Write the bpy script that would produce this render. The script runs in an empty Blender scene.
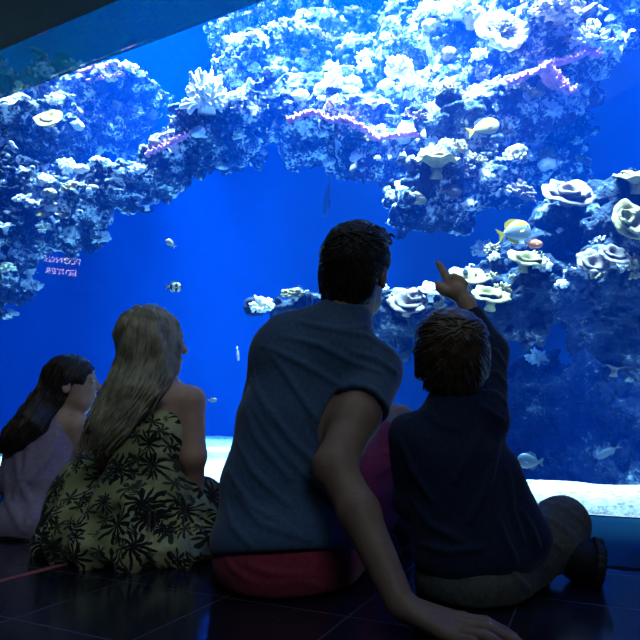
import bpy, bmesh, math, random
import numpy as np
from mathutils import Vector, Matrix
random.seed(7); RNG = np.random.default_rng(7)
SC = bpy.context.scene; COL = SC.collection
# ------------------------------------------------------------------ camera numbers
HC = 0.37; F = 560.0; PIT = math.atan(105/560)
CP, SP = math.cos(PIT), math.sin(PIT)
def W(u, v, Y):
    """world point seen in direction (u,v) at world depth Y"""
    x = (u-320)/F; up = (320-v)/F
    dy = CP-SP*up; dz = SP+CP*up
    t = Y/dy
    return np.array((x*t, Y, HC+dz*t))
def FLOOR(u, v, z=0.0):
    x = (u-320)/F; up = (320-v)/F
    dy = CP-SP*up; dz = SP+CP*up
    t = (z-HC)/dz
    return np.array((x*t, dy*t, z))
NX, NY = .4305, .9026            # window normal (into the tank); tangent = (NY,-NX)
def T(s, n, z): return np.array((s*NY+n*NX, -s*NX+n*NY, z))
GL = 2.65                        # glass plane
# ------------------------------------------------------------------ noise
_tab = RNG.random(4096).astype(np.float32)
def vnoise(P, f, seed=0):
    p = P*f+seed*17.31
    i = np.floor(p).astype(np.int64); t = (p-i).astype(np.float32); t = t*t*(3-2*t)
    def h(dx, dy, dz):
        return _tab[((i[:,0]+dx)*73856093 ^ (i[:,1]+dy)*19349663 ^ (i[:,2]+dz)*83492791) & 4095]
    tx, ty, tz = t[:,0], t[:,1], t[:,2]
    a = h(0,0,0)*(1-tx)+h(1,0,0)*tx; b = h(0,1,0)*(1-tx)+h(1,1,0)*tx
    c = h(0,0,1)*(1-tx)+h(1,0,1)*tx; d = h(0,1,1)*(1-tx)+h(1,1,1)*tx
    return ((a*(1-ty)+b*ty)*(1-tz)+(c*(1-ty)+d*ty)*tz)*2-1
# ------------------------------------------------------------------ signed distance toolkit
def smin(a, b, k):
    if k <= 0: return np.minimum(a, b)
    h = np.clip(.5+.5*(b-a)/k, 0, 1)
    return b*(1-h)+a*h-k*h*(1-h)
def smax(a, b, k): return -smin(-a, -b, k)
def RC(a, b, ra, rb):
    a = np.array(a, float); b = np.array(b, float); ba = b-a; l2 = max(ba@ba, 1e-9)
    def f(P):
        q = P-a; t = np.clip((q@ba)/l2, 0, 1)
        return np.linalg.norm(q-t[:,None]*ba, axis=1)-(ra+(rb-ra)*t)
    return f
def basis(Fw, Up):
    Fw = np.array(Fw, float); Fw /= np.linalg.norm(Fw)
    R = np.cross(Fw, np.array(Up, float)); R /= np.linalg.norm(R)
    U = np.cross(R, Fw)
    return np.array((R, Fw, U))
I3 = np.eye(3)
def EL(c, r, M=I3):
    c = np.array(c, float); r = np.array(r, float)
    def f(P):
        q = (P-c)@M.T
        k0 = np.linalg.norm(q/r, axis=1); k1 = np.linalg.norm(q/(r*r), axis=1)+1e-9
        return k0*(k0-1)/k1
    return f
def PLANE(p, n):
    p = np.array(p, float); n = np.array(n, float); n /= np.linalg.norm(n)
    return lambda P: (P-p)@n
class S:
    """a solid: smooth union of shapes, cuts, then displacement"""
    def __init__(self): self.ops = []; self.disp = []
    def add(self, f, k=.02): self.ops.append(('+', f, k)); return self
    def sub(self, f, k=.01): self.ops.append(('-', f, k)); return self
    def cut(self, f, k=.006): self.ops.append(('&', f, k)); return self
    def chain(self, pts, rs, k=.02):
        for i in range(len(pts)-1): self.add(RC(pts[i], pts[i+1], rs[i], rs[i+1]), k)
        return self
    def push(self, g): self.disp.append(g); return self
    def __call__(self, P):
        d = np.full(len(P), 9.0)
        for o, f, k in self.ops:
            if o == '+': d = smin(d, f(P), k)
            elif o == '-': d = smax(d, -f(P), k)
            else: d = smax(d, f(P), k)
        for g in self.disp: d = d-g(P)
        return d
def isurf(f, lo, hi, h, margin=0.0):
    """surface nets on a sparse grid -> verts, quads"""
    lo = np.array(lo, float); hi = np.array(hi, float); B = 8
    nb = np.ceil((hi-lo)/(h*B)).astype(int); n = nb*B
    bc = np.stack(np.meshgrid(*[np.arange(k) for k in nb], indexing='ij'), -1).reshape(-1, 3)
    cen = lo+(bc*B+B/2-.5)*h
    dc = np.concatenate([f(cen[i:i+200000]) for i in range(0, len(cen), 200000)])
    near = np.abs(dc) < B*h*.9*1.25+margin
    V = np.repeat(np.repeat(np.repeat(np.where(dc < 0, -1., 1.).reshape(nb), B, 0), B, 1), B, 2).astype(np.float32)
    off = np.stack(np.meshgrid(*[np.arange(B)]*3, indexing='ij'), -1).reshape(-1, 3)
    nbk = bc[near]
    for i in range(0, len(nbk), 400):
        ij = (nbk[i:i+400, None, :]*B+off[None]).reshape(-1, 3)
        V[ij[:,0], ij[:,1], ij[:,2]] = f(lo+ij*h)
    V[V == 0] = 1e-6
    ins = V < 0
    cnt = np.zeros(tuple(n-1), np.int8)
    for a in (0, 1):
        for b in (0, 1):
            for c in (0, 1):
                cnt += ins[a:n[0]-1+a, b:n[1]-1+b, c:n[2]-1+c]
    act = (cnt > 0) & (cnt < 8)
    cells = np.argwhere(act)
    idx = np.full(act.shape, -1, np.int64); idx[act] = np.arange(len(cells))
    acc = np.zeros((len(cells), 3)); num = np.zeros(len(cells))
    cor = [(a, b, c) for a in (0, 1) for b in (0, 1) for c in (0, 1)]
    for p in cor:
        for ax in range(3):
            if p[ax]: continue
            q = list(p); q[ax] = 1
            va = V[cells[:,0]+p[0], cells[:,1]+p[1], cells[:,2]+p[2]]
            vb = V[cells[:,0]+q[0], cells[:,1]+q[1], cells[:,2]+q[2]]
            m = (va < 0) != (vb < 0)
            t = np.where(m, va/np.where(m, va-vb, 1), 0)
            pos = np.repeat(np.array(p, float)[None], len(cells), 0); pos[:, ax] += t
            acc[m] += pos[m]; num[m] += 1
    verts = lo+(cells+acc/num[:, None])*h
    quads = []
    for ax in range(3):
        o1, o2 = [(1, 2), (2, 0), (0, 1)][ax]
        sl0 = [slice(None)]*3; sl1 = [slice(None)]*3
        sl0[ax] = slice(0, -1); sl1[ax] = slice(1, None)
        A = ins[tuple(sl0)]; Bq = ins[tuple(sl1)]
        e = np.argwhere(A != Bq)
        ok = (e[:, o1] > 0) & (e[:, o2] > 0) & (e[:, o1] < n[o1]-1) & (e[:, o2] < n[o2]-1)
        e = e[ok]
        c = []
        for d1, d2 in ((-1, -1), (0, -1), (0, 0), (-1, 0)):
            w = e.copy(); w[:, o1] += d1; w[:, o2] += d2
            c.append(idx[w[:,0], w[:,1], w[:,2]])
        q = np.stack(c, 1)
        fl = ~A[e[:,0], e[:,1], e[:,2]]
        q[fl] = q[fl][:, ::-1]
        quads.append(q)
    q = np.concatenate(quads); q = q[(q >= 0).all(1)]
    return verts, q
def biggest(v, q):
    """drop loose crumbs: keep the largest connected piece"""
    lab = np.arange(len(v))
    while True:
        m = lab[q].min(1); new = lab.copy()
        for j in range(4): np.minimum.at(new, q[:, j], m)
        new = new[new]
        if (new == lab).all(): break
        lab = new
    ids, c = np.unique(lab, return_counts=True); keep = lab == ids[c.argmax()]
    ren = np.cumsum(keep)-1
    return v[keep], ren[q[keep[q[:, 0]]]]
def hit(f, uv, Y0, Y1, lift=0.0, stp=.05):
    """march the rays of picture directions uv to the solid f; nan where missed"""
    uv = np.asarray(uv, float)
    o = np.zeros((len(uv), 3)); o[:, 2] = HC
    d = np.stack([W(u, v, 1.0)-np.array((0, 0, HC)) for u, v in uv])
    L = np.linalg.norm(d, axis=1); d /= L[:, None]
    t = Y0*L
    for _ in range(80): t = t+np.clip(f(o+d*t[:, None])-lift, -.05, stp)*.8
    P = o+d*t[:, None]
    bad = (np.abs(f(P)-lift) > .004) | (P[:, 1] > Y1)
    P[bad] = np.nan
    return P
def creases(f, strokes, Y0, Y1, amp, wid):
    """raised folds along strokes drawn on the solid; returns a displacement"""
    segs = []
    for st in strokes:
        a_, w_ = amp, wid
        pts = st
        if isinstance(st[-1], float): pts = st[:-1]; a_ = amp*st[-1]
        dense = []
        for i in range(len(pts)-1):
            for k in range(4): dense.append(np.array(pts[i])*(1-k/4)+np.array(pts[i+1])*k/4)
        dense.append(np.array(pts[-1]))
        H = hit(f, dense, Y0, Y1); H = H[~np.isnan(H[:, 0])]
        n = len(H)
        for i in range(n-1):
            e = math.sin(math.pi*(i+.6)/(n+.2))**.6
            segs.append((H[i], H[i+1], a_*e, w_))
    def g(P):
        o = np.zeros(len(P))
        for a, b, am, w in segs:
            mid = (a+b)/2; rr = np.linalg.norm(b-a)/2+2.6*w
            m = np.abs(P-mid).max(1) < rr
            if not m.any(): continue
            Q = P[m]; ba = b-a; q = Q-a; tt = np.clip((q@ba)/(ba@ba+1e-9), 0, 1)
            dd = ((q-tt[:, None]*ba)**2).sum(1)
            v = np.zeros(len(P)); v[m] = abs(am)*np.exp(-dd/(w*w))
            o = np.where(v > np.abs(o), v*np.sign(am), o)
        return o
    return g
# ------------------------------------------------------------------ mesh / object helpers
def mesh(name, verts, faces, mat, parent=None, base=(0, 0, 0), smooth=True):
    base = np.array(base, float)
    me = bpy.data.meshes.new(name)
    v = np.asarray(verts, float)-base
    if isinstance(faces, np.ndarray) and faces.ndim == 2:
        k = faces.shape[1]; nf = len(faces)
        me.vertices.add(len(v)); me.vertices.foreach_set('co', v.ravel())
        me.loops.add(nf*k); me.loops.foreach_set('vertex_index', faces.ravel().astype(np.int32))
        me.polygons.add(nf); me.polygons.foreach_set('loop_start', np.arange(0, nf*k, k, dtype=np.int32))
        me.update(calc_edges=True); me.validate()
    else:
        me.from_pydata([tuple(p) for p in v], [], [tuple(f) for f in faces]); me.update()
    me.polygons.foreach_set('use_smooth', np.full(len(me.polygons), smooth))
    o = bpy.data.objects.new(name, me); COL.objects.link(o)
    if mat: me.materials.append(mat)
    if parent: o.parent = parent
    else: o.location = base
    return o
def tag(o, label=None, cat=None, group=None, kind=None):
    for k, v in (('label', label), ('category', cat), ('group', group), ('kind', kind)):
        if v: o[k] = v
    return o
def empty(name, loc):
    o = bpy.data.objects.new(name, None); COL.objects.link(o); o.location = tuple(loc); o.empty_display_size = .1
    return o
def solid(name, f, lo, hi, h, mat, parent=None, base=(0, 0, 0), margin=0.0):
    v, q = isurf(f, lo, hi, h, margin)
    return mesh(name, v, q, mat, parent, base)
class TB:
    """collects tubes / sheets into one mesh"""
    def __init__(self): self.v = []; self.f = []; self.n = 0
    def raw(self, v, f):
        self.v.extend([tuple(p) for p in v]); self.f.extend([tuple(i+self.n for i in q) for q in f]); self.n += len(v)
    def tube(self, pts, rad, k=6, flat=1.0):
        pts = np.asarray(pts, float); m = len(pts); vs = []
        for i in range(m):
            t = pts[min(i+1, m-1)]-pts[max(i-1, 0)]; t = t/(np.linalg.norm(t)+1e-9)
            a = np.cross(t, (0.13, 1, .07)); a /= np.linalg.norm(a)+1e-9; b = np.cross(t, a)
            for j in range(k):
                w = 2*math.pi*j/k
                vs.append(pts[i]+rad[i]*(a*math.cos(w)+b*math.sin(w)*flat))
        fs = []
        for i in range(m-1):
            for j in range(k):
                fs.append((i*k+j, i*k+(j+1) % k, (i+1)*k+(j+1) % k, (i+1)*k+j))
        fs.append(tuple(range(k))[::-1]); fs.append(tuple((m-1)*k+j for j in range(k)))
        self.raw(vs, fs)
    def add(self, name, mat, parent=None, base=(0, 0, 0), smooth=True):
        return mesh(name, np.array(self.v), self.f, mat, parent, base, smooth)
def prism(quad_lo, quad_hi):
    """box from 4 lower and 4 upper corners"""
    v = list(quad_lo)+list(quad_hi)
    return v, [(3, 2, 1, 0), (4, 5, 6, 7), (0, 1, 5, 4), (1, 2, 6, 5), (2, 3, 7, 6), (3, 0, 4, 7)]
def tbox(name, s0, s1, n0, n1, z0, z1, mat, parent=None):
    c = [(s0, n0), (s1, n0), (s1, n1), (s0, n1)]
    v, f = prism([T(s, n, z0) for s, n in c], [T(s, n, z1) for s, n in c])
    return mesh(name, v, f, mat, parent, smooth=False)
# ------------------------------------------------------------------ materials
class N:
    def __init__(self, name):
        self.m = bpy.data.materials.new(name); self.m.use_nodes = True
        self.t = self.m.node_tree; self.t.nodes.clear()
        self.out = self('OutputMaterial')
    def __call__(self, kind, _i=None, **kw):
        n = self.t.nodes.new('ShaderNode'+kind)
        for k, v in kw.items(): setattr(n, k, v)
        for k, v in (_i or {}).items(): self.set(n, k, v)
        return n
    def set(self, n, k, v):
        s = n.inputs[k]
        if isinstance(v, bpy.types.NodeSocket): self.t.links.new(v, s)
        else: s.default_value = v
    def math(self, op, a, b=0.0, c=0.0):
        n = self('Math', operation=op); self.set(n, 0, a); self.set(n, 1, b); self.set(n, 2, c); return n.outputs[0]
    def ramp(self, fac, stops):
        n = self('ValToRGB'); self.set(n, 'Fac', fac); cr = n.color_ramp
        while len(cr.elements) < len(stops): cr.elements.new(.5)
        for e, (p, c) in zip(cr.elements, stops): e.position = p; e.color = (*c, 1) if len(c) == 3 else c
        return n.outputs[0]
    def mix(self, fac, a, b):
        n = self('Mix', data_type='RGBA'); self.set(n, 0, fac)
        for i, x in ((6, a), (7, b)):
            if not isinstance(x, bpy.types.NodeSocket): x = (*x, 1)
            self.set(n, i, x)
        return n.outputs[2]
    def done(self, bsdf, vol=None):
        if bsdf: self.t.links.new(bsdf.outputs[0], self.out.inputs['Surface'])
        return self.m
def surf(name, c1, c2=None, scale=20, rough=.7, bump=0.0, bscale=60, spec=.3, sheen=0.0, detail=4, stretch=(1, 1, 1), metal=0.0, sss=0):
    n = N(name); tc = n('TexCoord'); mp = n('Mapping', {'Vector': tc.outputs['Object'], 'Scale': stretch})
    b = n('BsdfPrincipled', {'Roughness': rough, 'Specular IOR Level': spec, 'Metallic': metal})
    if sheen: n.set(b, 'Sheen Weight', sheen); n.set(b, 'Sheen Roughness', .4)
    if c2:
        no = n('TexNoise', {'Vector': mp.outputs[0], 'Scale': scale, 'Detail': detail})
        col = n.ramp(no.outputs[0], [(.35, c1), (.65, c2)]); n.set(b, 'Base Color', col)
    else: n.set(b, 'Base Color', (*c1, 1))
    if bump:
        nb = n('TexNoise', {'Vector': mp.outputs[0], 'Scale': bscale, 'Detail': 5})
        bp = n('Bump', {'Height': nb.outputs[0], 'Strength': bump, 'Distance': .01}); n.set(b, 'Normal', bp.outputs[0])
    return n.done(b)
WATER_S = .034; WATER_A = .14
# ------------------------------------------------------------------ camera, room, tank shell
cam = bpy.data.cameras.new('camera'); cam.sensor_width = 36; cam.lens = 36*F/640; cam.clip_start = .05; cam.clip_end = 60
co = bpy.data.objects.new('camera', cam); COL.objects.link(co); co.location = (0, 0, HC)
co.rotation_euler = (math.pi/2+PIT, 0, 0); SC.camera = co
SC.view_settings.view_transform = 'Standard'; SC.view_settings.look = 'None'; SC.view_settings.gamma = 1
SC.view_settings.exposure = 0; SC.view_settings.use_curve_mapping = False
wd = bpy.data.worlds.new('world'); SC.world = wd; wd.use_nodes = True
wd.node_tree.nodes['Background'].inputs[0].default_value = (.004, .005, .008, 1); wd.node_tree.nodes['Background'].inputs[1].default_value = 1

def floor_mat():
    n = N('polished_floor_tile'); tc = n('TexCoord')
    sx = n('SeparateXYZ', {'Vector': tc.outputs['Object']})
    s = n.math('ADD', n.math('MULTIPLY', sx.outputs[0], NY), n.math('MULTIPLY', sx.outputs[1], -NX))
    d = n.math('ADD', n.math('MULTIPLY', sx.outputs[0], NX), n.math('MULTIPLY', sx.outputs[1], NY))
    def line(x, o, w):
        f = n.math('FRACT', n.math('DIVIDE', n.math('SUBTRACT', x, o), .292))
        a = n.math('ABSOLUTE', n.math('SUBTRACT', f, .5))
        return n.math('GREATER_THAN', a, .5-w)
    l = n.math('MAXIMUM', line(s, -.462, .007), line(d, .805, .007))
    no = n('TexNoise', {'Vector': tc.outputs['Object'], 'Scale': 6.0, 'Detail': 5})
    base = n.ramp(no.outputs[0], [(.35, (.006, .008, .018)), (.7, (.012, .014, .03))])
    n2 = n('TexNoise', {'Vector': tc.outputs['Object'], 'Scale': 160.0, 'Detail': 1})
    sp = n.math('GREATER_THAN', n2.outputs[0], .79)
    c = n.mix(l, base, (.05, .05, .07)); c = n.mix(sp, c, (.2, .22, .28))
    r = n.ramp(no.outputs[0], [(.3, (.13, .13, .13)), (.7, (.24, .24, .24))])
    b = n('BsdfPrincipled', {'Base Color': c, 'Roughness': n.math('ADD', r, n.math('MULTIPLY', l, .3)), 'Specular IOR Level': .5})
    return n.done(b)
M_floor = floor_mat()
M_dark = surf('black_paint', (.002, .002, .003), (.004, .004, .005), 5, .85, .1, 80)
M_wall = surf('dark_room_wall', (.02, .02, .025), (.028, .028, .034), 4, .8, .15, 60)
M_teal = surf('teal_painted_metal', (.004, .05, .11), (.005, .056, .12), 3, .85, .05, 40, spec=.03)
M_tealp = surf('teal_polished_panel', (.005, .085, .13), (.006, .092, .14), 3, .03, .0, 40, spec=.5)
M_tealp.node_tree.nodes['Principled BSDF'].inputs['IOR'].default_value = 2.6
M_pink = surf('pink_grout', (.42, .10, .12), (.5, .16, .16), 90, .8, .3, 200)

tbox('floor', -9, 9, -5, GL-.9, -.1, 0, M_floor)['kind'] = 'structure'
ledge = tbox('trim_1', -20, 9, GL-.895, GL-.005, -.1, .004, M_teal); ledge['kind'] = 'structure'; ledge['label'] = 'teal ledge along the foot of the tank window'
tbox('ceiling', -9, 9, -5, 2.16, 2.902, 3.2, M_dark)['kind'] = 'structure'
for i, (a, b) in enumerate(((-20, -4.6), (-4.597, -3.1), (-3.097, -2.2), (-2.197, -.4), (-.397, 1.6), (1.603, 3.6), (3.603, 9))):
    v, f = prism([T(a, 2.162, 2.90), T(b, 2.162, 2.90), T(b, GL+.06, 3.062), T(a, GL+.06, 3.062)], [T(a, 2.162, 2.96), T(b, 2.162, 2.96), T(b, GL+.06, 3.122), T(a, GL+.06, 3.122)])
    o = mesh('trim_%d' % (i+2), v, f, M_tealp, smooth=False); o['kind'] = 'structure'; o['label'] = 'teal polished panel slanting up to the top of the tank window'
strip = tbox('trim_9', -1.325, -1.305, .3, GL-.91, .0, .0015, M_pink); strip['kind'] = 'structure'; strip['label'] = 'pink line in the dark floor'
tbox('wall_back', -9, 9, -5.2, -5, -.1, 3.2, M_wall)['kind'] = 'structure'
tbox('wall_left', -9.2, -9, -5.2, GL-.36, -.1, 3.2, M_wall)['kind'] = 'structure'
tbox('wall_right', 9, 9.2, -5.2, GL+8, -2, 8.2, M_wall)['kind'] = 'structure'
tbox('wall_front', -20, 9, GL-.35, GL+.05, 3.13, 8.2, M_dark)['kind'] = 'structure'
# glass
n = N('tank_glass')
fr = n('Fresnel', {'IOR': 1.33}); tr = n('BsdfTransparent', {'Color': (.97, .995, 1, 1)}); gl = n('BsdfGlossy', {'Roughness': .0, 'Color': (1, 1, 1, 1)})
ge = n('NewGeometry'); mx = n('MixShader', {0: n.math('MULTIPLY', n.math('MULTIPLY', fr.outputs[0], .8), n.math('SUBTRACT', 1.0, ge.outputs['Backfacing']))}); n.t.links.new(tr.outputs[0], mx.inputs[1]); n.t.links.new(gl.outputs[0], mx.inputs[2])
M_glass = n.done(mx)
gp = tbox('window_1', -20, 9, GL, GL+.05, .005, 3.045, M_glass); gp['kind'] = 'structure'
# tank shell
M_tank = surf('blue_tank_wall', (.003, .044, .14), (.004, .051, .155), 1.0, .9)
tbox('wall_far', -20, 9, GL+8, GL+8.2, -2, 8.2, M_tank)['kind'] = 'structure'
tbox('wall_far_left', -20.2, -20, GL+.06, GL+8, -2, 8.2, M_tank)['kind'] = 'structure'
n = N('sea_water')
va = n('VolumeScatter', {'Color': (.0, .115, 1, 1), 'Density': WATER_S, 'Anisotropy': 0.0})
vb = n('VolumeAbsorption', {'Color': (.0, .56, .97, 1), 'Density': WATER_A})
ad = n('AddShader'); n.t.links.new(va.outputs[0], ad.inputs[0]); n.t.links.new(vb.outputs[0], ad.inputs[1])
n.t.links.new(ad.outputs[0], n.out.inputs['Volume'])
wt = tbox('water', -19.99, 8.99, GL+.06, GL+7.99, -1.9, 8.0, n.m); wt['kind'] = 'structure'; wt['label'] = 'clear blue sea water filling the tank'
# sand
def sand():
    ss = np.linspace(-19.9, 8.9, 330); nn = GL+.06+np.linspace(0, 1, 110)**1.4*7.9
    g = np.stack(np.meshgrid(ss, nn, indexing='ij'), -1).reshape(-1, 2)
    P = np.stack((g[:, 0]*NY+g[:, 1]*NX, -g[:, 0]*NX+g[:, 1]*NY, np.zeros(len(g))), 1)
    z = .0+.035*vnoise(P, 1.3)+.018*vnoise(P, 5, 2)+.008*vnoise(P, 16, 3)
    w_ = np.clip((g[:, 0]+1.6)/1.4, 0, 1); w_ = w_*w_*(3-2*w_)
    z = z+np.clip(g[:, 1]-GL-2.2, 0, 9)*.02*(1-w_)-np.clip(g[:, 1]-GL-1.25, 0, 9)*.17*w_
    P[:, 2] = np.where(g[:, 1] < GL+.1, np.minimum(z, .0), z)
    a, b = len(ss), len(nn)
    i = (np.arange(a-1)[:, None]*b+np.arange(b-1)[None]).ravel()
    q = np.stack((i, i+b, i+b+1, i+1), 1)
    n = N('white_coral_sand'); tc = n('TexCoord')
    no = n('TexNoise', {'Vector': tc.outputs['Object'], 'Scale': 26.0, 'Detail': 6, 'Roughness': .75})
    c = n.ramp(no.outputs[0], [(.36, (.07, .08, .08)), (.54, (.62, .62, .6))])
    bp = n('Bump', {'Height': no.outputs[0], 'Strength': .8, 'Distance': .02})
    bs = n('BsdfPrincipled', {'Base Color': c, 'Roughness': .9, 'Normal': bp.outputs[0], 'Specular IOR Level': .1})
    o = mesh('sand_bed', P, q, n.done(bs)); o['kind'] = 'stuff'; o['label'] = 'pale coral sand spread over the tank bottom behind the glass'; o['category'] = 'sand'
sand()
# lights: the tank's lamps over the water, and two added fills on the people
def area(name, loc, aim, sx, sy, power, color, spread=180):
    l = bpy.data.lights.new(name, 'AREA'); l.shape = 'RECTANGLE'; l.size = sx; l.size_y = sy; l.energy = power; l.color = color
    l.spread = math.radians(spread)
    o = bpy.data.objects.new(name, l); COL.objects.link(o); o.location = tuple(loc)
    d = Vector(tuple(aim))-Vector(tuple(loc)); o.rotation_euler = d.to_track_quat('-Z', 'Y').to_euler()
    return o
# ------------------------------------------------------------------ reef
def rock_mat(name, dark, mid, pale, lo=.42, hi=.58):
    n = N(name); tc = n('TexCoord'); v = tc.outputs['Object']
    a = n('TexNoise', {'Vector': v, 'Scale': 3.2, 'Detail': 7, 'Roughness': .72})
    b = n('TexNoise', {'Vector': v, 'Scale': 22.0, 'Detail': 3, 'Roughness': .6})
    vo = n('TexVoronoi', {'Vector': v, 'Scale': 17.0})
    m = n.math('ADD', n.math('MULTIPLY', a.outputs[0], .72), n.math('MULTIPLY', b.outputs[0], .28))
    c = n.ramp(m, [(lo, dark), ((lo+hi)/2, mid), (hi, pale)])
    h = n.math('ADD', n.math('MULTIPLY', b.outputs[0], 1.0), n.math('MULTIPLY', n.math('SUBTRACT', 1.0, vo.outputs['Distance']), .6))
    bp = n('Bump', {'Height': h, 'Strength': .8, 'Distance': .04})
    bs = n('BsdfPrincipled', {'Base Color': c, 'Roughness': .9, 'Normal': bp.outputs[0], 'Specular IOR Level': .05})
    return n.done(bs)
M_rock = rock_mat('encrusted_reef_rock', (.008, .016, .03), (.05, .08, .115), (.80, .84, .82), .46, .59)  # blue tint in dark and mid tones stands in for bluish water shade
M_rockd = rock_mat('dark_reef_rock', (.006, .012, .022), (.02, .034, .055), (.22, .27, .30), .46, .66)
M_cream = surf('cream_coral', (.17, .145, .05), (.30, .27, .13), 12, .8, .5, 90, spec=.15)
M_yellow = surf('yellow_coral', (.50, .38, .05), (.6, .5, .12), 12, .8, .5, 90, spec=.15)
M_mauvec = surf('pale_mauve_coral', (.10, .08, .09), (.19, .16, .14), 12, .8, .5, 90, spec=.15)
M_white = surf('white_coral', (.72, .74, .70), (.88, .88, .84), 30, .8, .5, 120, spec=.15)
M_pinkc = surf('pink_coral', (.50, .17, .32), (.66, .32, .44), 20, .8, .6, 70, spec=.15)
M_brownc = surf('tan_coral', (.34, .28, .20), (.5, .44, .34), 30, .8, .6, 70, spec=.15)
M_greenc = surf('pale_green_coral', (.46, .56, .38), (.62, .72, .52), 20, .8, .5, 90, spec=.15)
def reef(name, label, blobs, mat, h=.021, k=.14, amp=1.0):
    s = S()
    for b in blobs:
        u, v, Y, r = b[:4]; q = b[4] if len(b) > 4 else (1.15, .95, .8)
        s.add(EL(W(u, v, Y), np.array(q)*r), k)
    def dp(P):
        n1 = vnoise(P, 2.3, 1)*.13; n2 = (2*np.abs(vnoise(P, 4.5, 2))-.5)*.11; n3 = (2*np.abs(vnoise(P, 9.5, 3))-.5)*.075; n4 = (2*np.abs(vnoise(P, 19, 4))-.5)*.035
        return amp*(n1+n2+n3+n4)
    s.push(dp)
    c = np.array([W(*b[:3]) for b in blobs]); R = max(b[3] for b in blobs)*1.3+.3
    lo, hi = c.min(0)-R, c.max(0)+R; lo[2] = max(lo[2], -1.2)
    v, q = biggest(*isurf(s, lo, hi, h, .12))
    base = c.mean(0); base[2] = lo[2]
    o = mesh(name, v, q, mat, None, base); tag(o, label, 'reef rock')
    return s, o, (v, q)
R_left = reef('reef_rock', 'encrusted rock slope at the far left below the slanting top strip',
  [(-10, 250, 6.80, 0.456), (25, 240, 6.70, 0.388), (52, 205, 6.80, 0.456), (20, 190, 6.90, 0.456), (75, 230, 6.60, 0.319), (60, 130, 7.30, 0.570), (105, 105, 7.40, 0.513), (15, 130, 7.20, 0.570), (140, 100, 7.30, 0.319), (-10, 190, 7.00, 0.570), (120, 130, 7.30, 0.342), (60, 90, 7.60, 0.570), (10, 285, 6.70, 0.274)], M_rock)
R_ridge = reef('reef_rock', 'long arching coral ridge crossing the middle of the tank above the dark hollow',
  [(88, 208, 6.45, 0.262), (112, 192, 6.35, 0.305), (140, 178, 6.30, 0.294), (172, 162, 6.25, 0.294), (200, 138, 6.20, 0.327), (232, 122, 6.15, 0.305), (265, 112, 6.15, 0.327), (300, 108, 6.05, 0.360), (335, 114, 5.95, 0.349), (368, 126, 5.85, 0.327), (398, 142, 5.75, 0.305), (424, 146, 5.75, 0.305),
   (270, 72, 6.95, 0.600), (330, 62, 7.05, 0.709), (300, 20, 7.35, 0.654), (390, 80, 6.65, 0.600), (360, 20, 7.35, 0.763), (420, 100, 6.35, 0.436), (250, 40, 7.45, 0.436), (280, -25, 7.55, 0.654), (380, -20, 7.55, 0.763), (205, 95, 6.45, 0.218), (310, 140, 6.45, 0.327), (360, 155, 6.25, 0.327), (240, 150, 6.65, 0.305), (400, 165, 6.25, 0.327)], M_rock)
R_right = reef('reef_rock', 'tall coral head at upper right with a dark overhang',
  [(440, 30, 6.1, .6), (480, 50, 5.7, .6), (520, 14, 5.25, .50), (562, 2, 5.2, .46), (588, 48, 4.75, .2), (545, 52, 4.85, .24), (495, 115, 5.2, .33), (465, 135, 5.1, .36), (440, 172, 5.0, .30), (480, 182, 5.0, .30), (425, 208, 5.0, .25), (455, 215, 5.05, .22), (525, 130, 6.1, .48), (550, 95, 6.0, .40), (525, 178, 6.3, .48), (590, 25, 5.3, .35), (440, 95, 5.7, .4), (500, -30, 6.2, .6)], M_rock)
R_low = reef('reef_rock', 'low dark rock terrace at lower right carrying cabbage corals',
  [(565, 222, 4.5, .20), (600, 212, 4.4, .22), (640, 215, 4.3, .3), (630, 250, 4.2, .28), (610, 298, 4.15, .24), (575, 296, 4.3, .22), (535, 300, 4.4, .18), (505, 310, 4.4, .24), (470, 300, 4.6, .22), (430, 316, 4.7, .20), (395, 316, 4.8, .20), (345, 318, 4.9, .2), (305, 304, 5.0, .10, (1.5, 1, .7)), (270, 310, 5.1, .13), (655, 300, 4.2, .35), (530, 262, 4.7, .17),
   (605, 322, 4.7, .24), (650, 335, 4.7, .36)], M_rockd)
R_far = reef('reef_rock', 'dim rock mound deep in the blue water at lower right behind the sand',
  [(535, 372, 7.80, 0.272), (540, 398, 7.70, 0.468), (620, 385, 6.80, 0.468), (580, 400, 7.30, 0.510), (655, 420, 6.80, 0.680), (540, 430, 7.70, 0.595), (600, 450, 7.30, 0.765), (500, 455, 8.10, 0.595), (640, 480, 7.10, 0.765), (555, 485, 7.70, 0.765)], M_rockd, .04)
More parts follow.
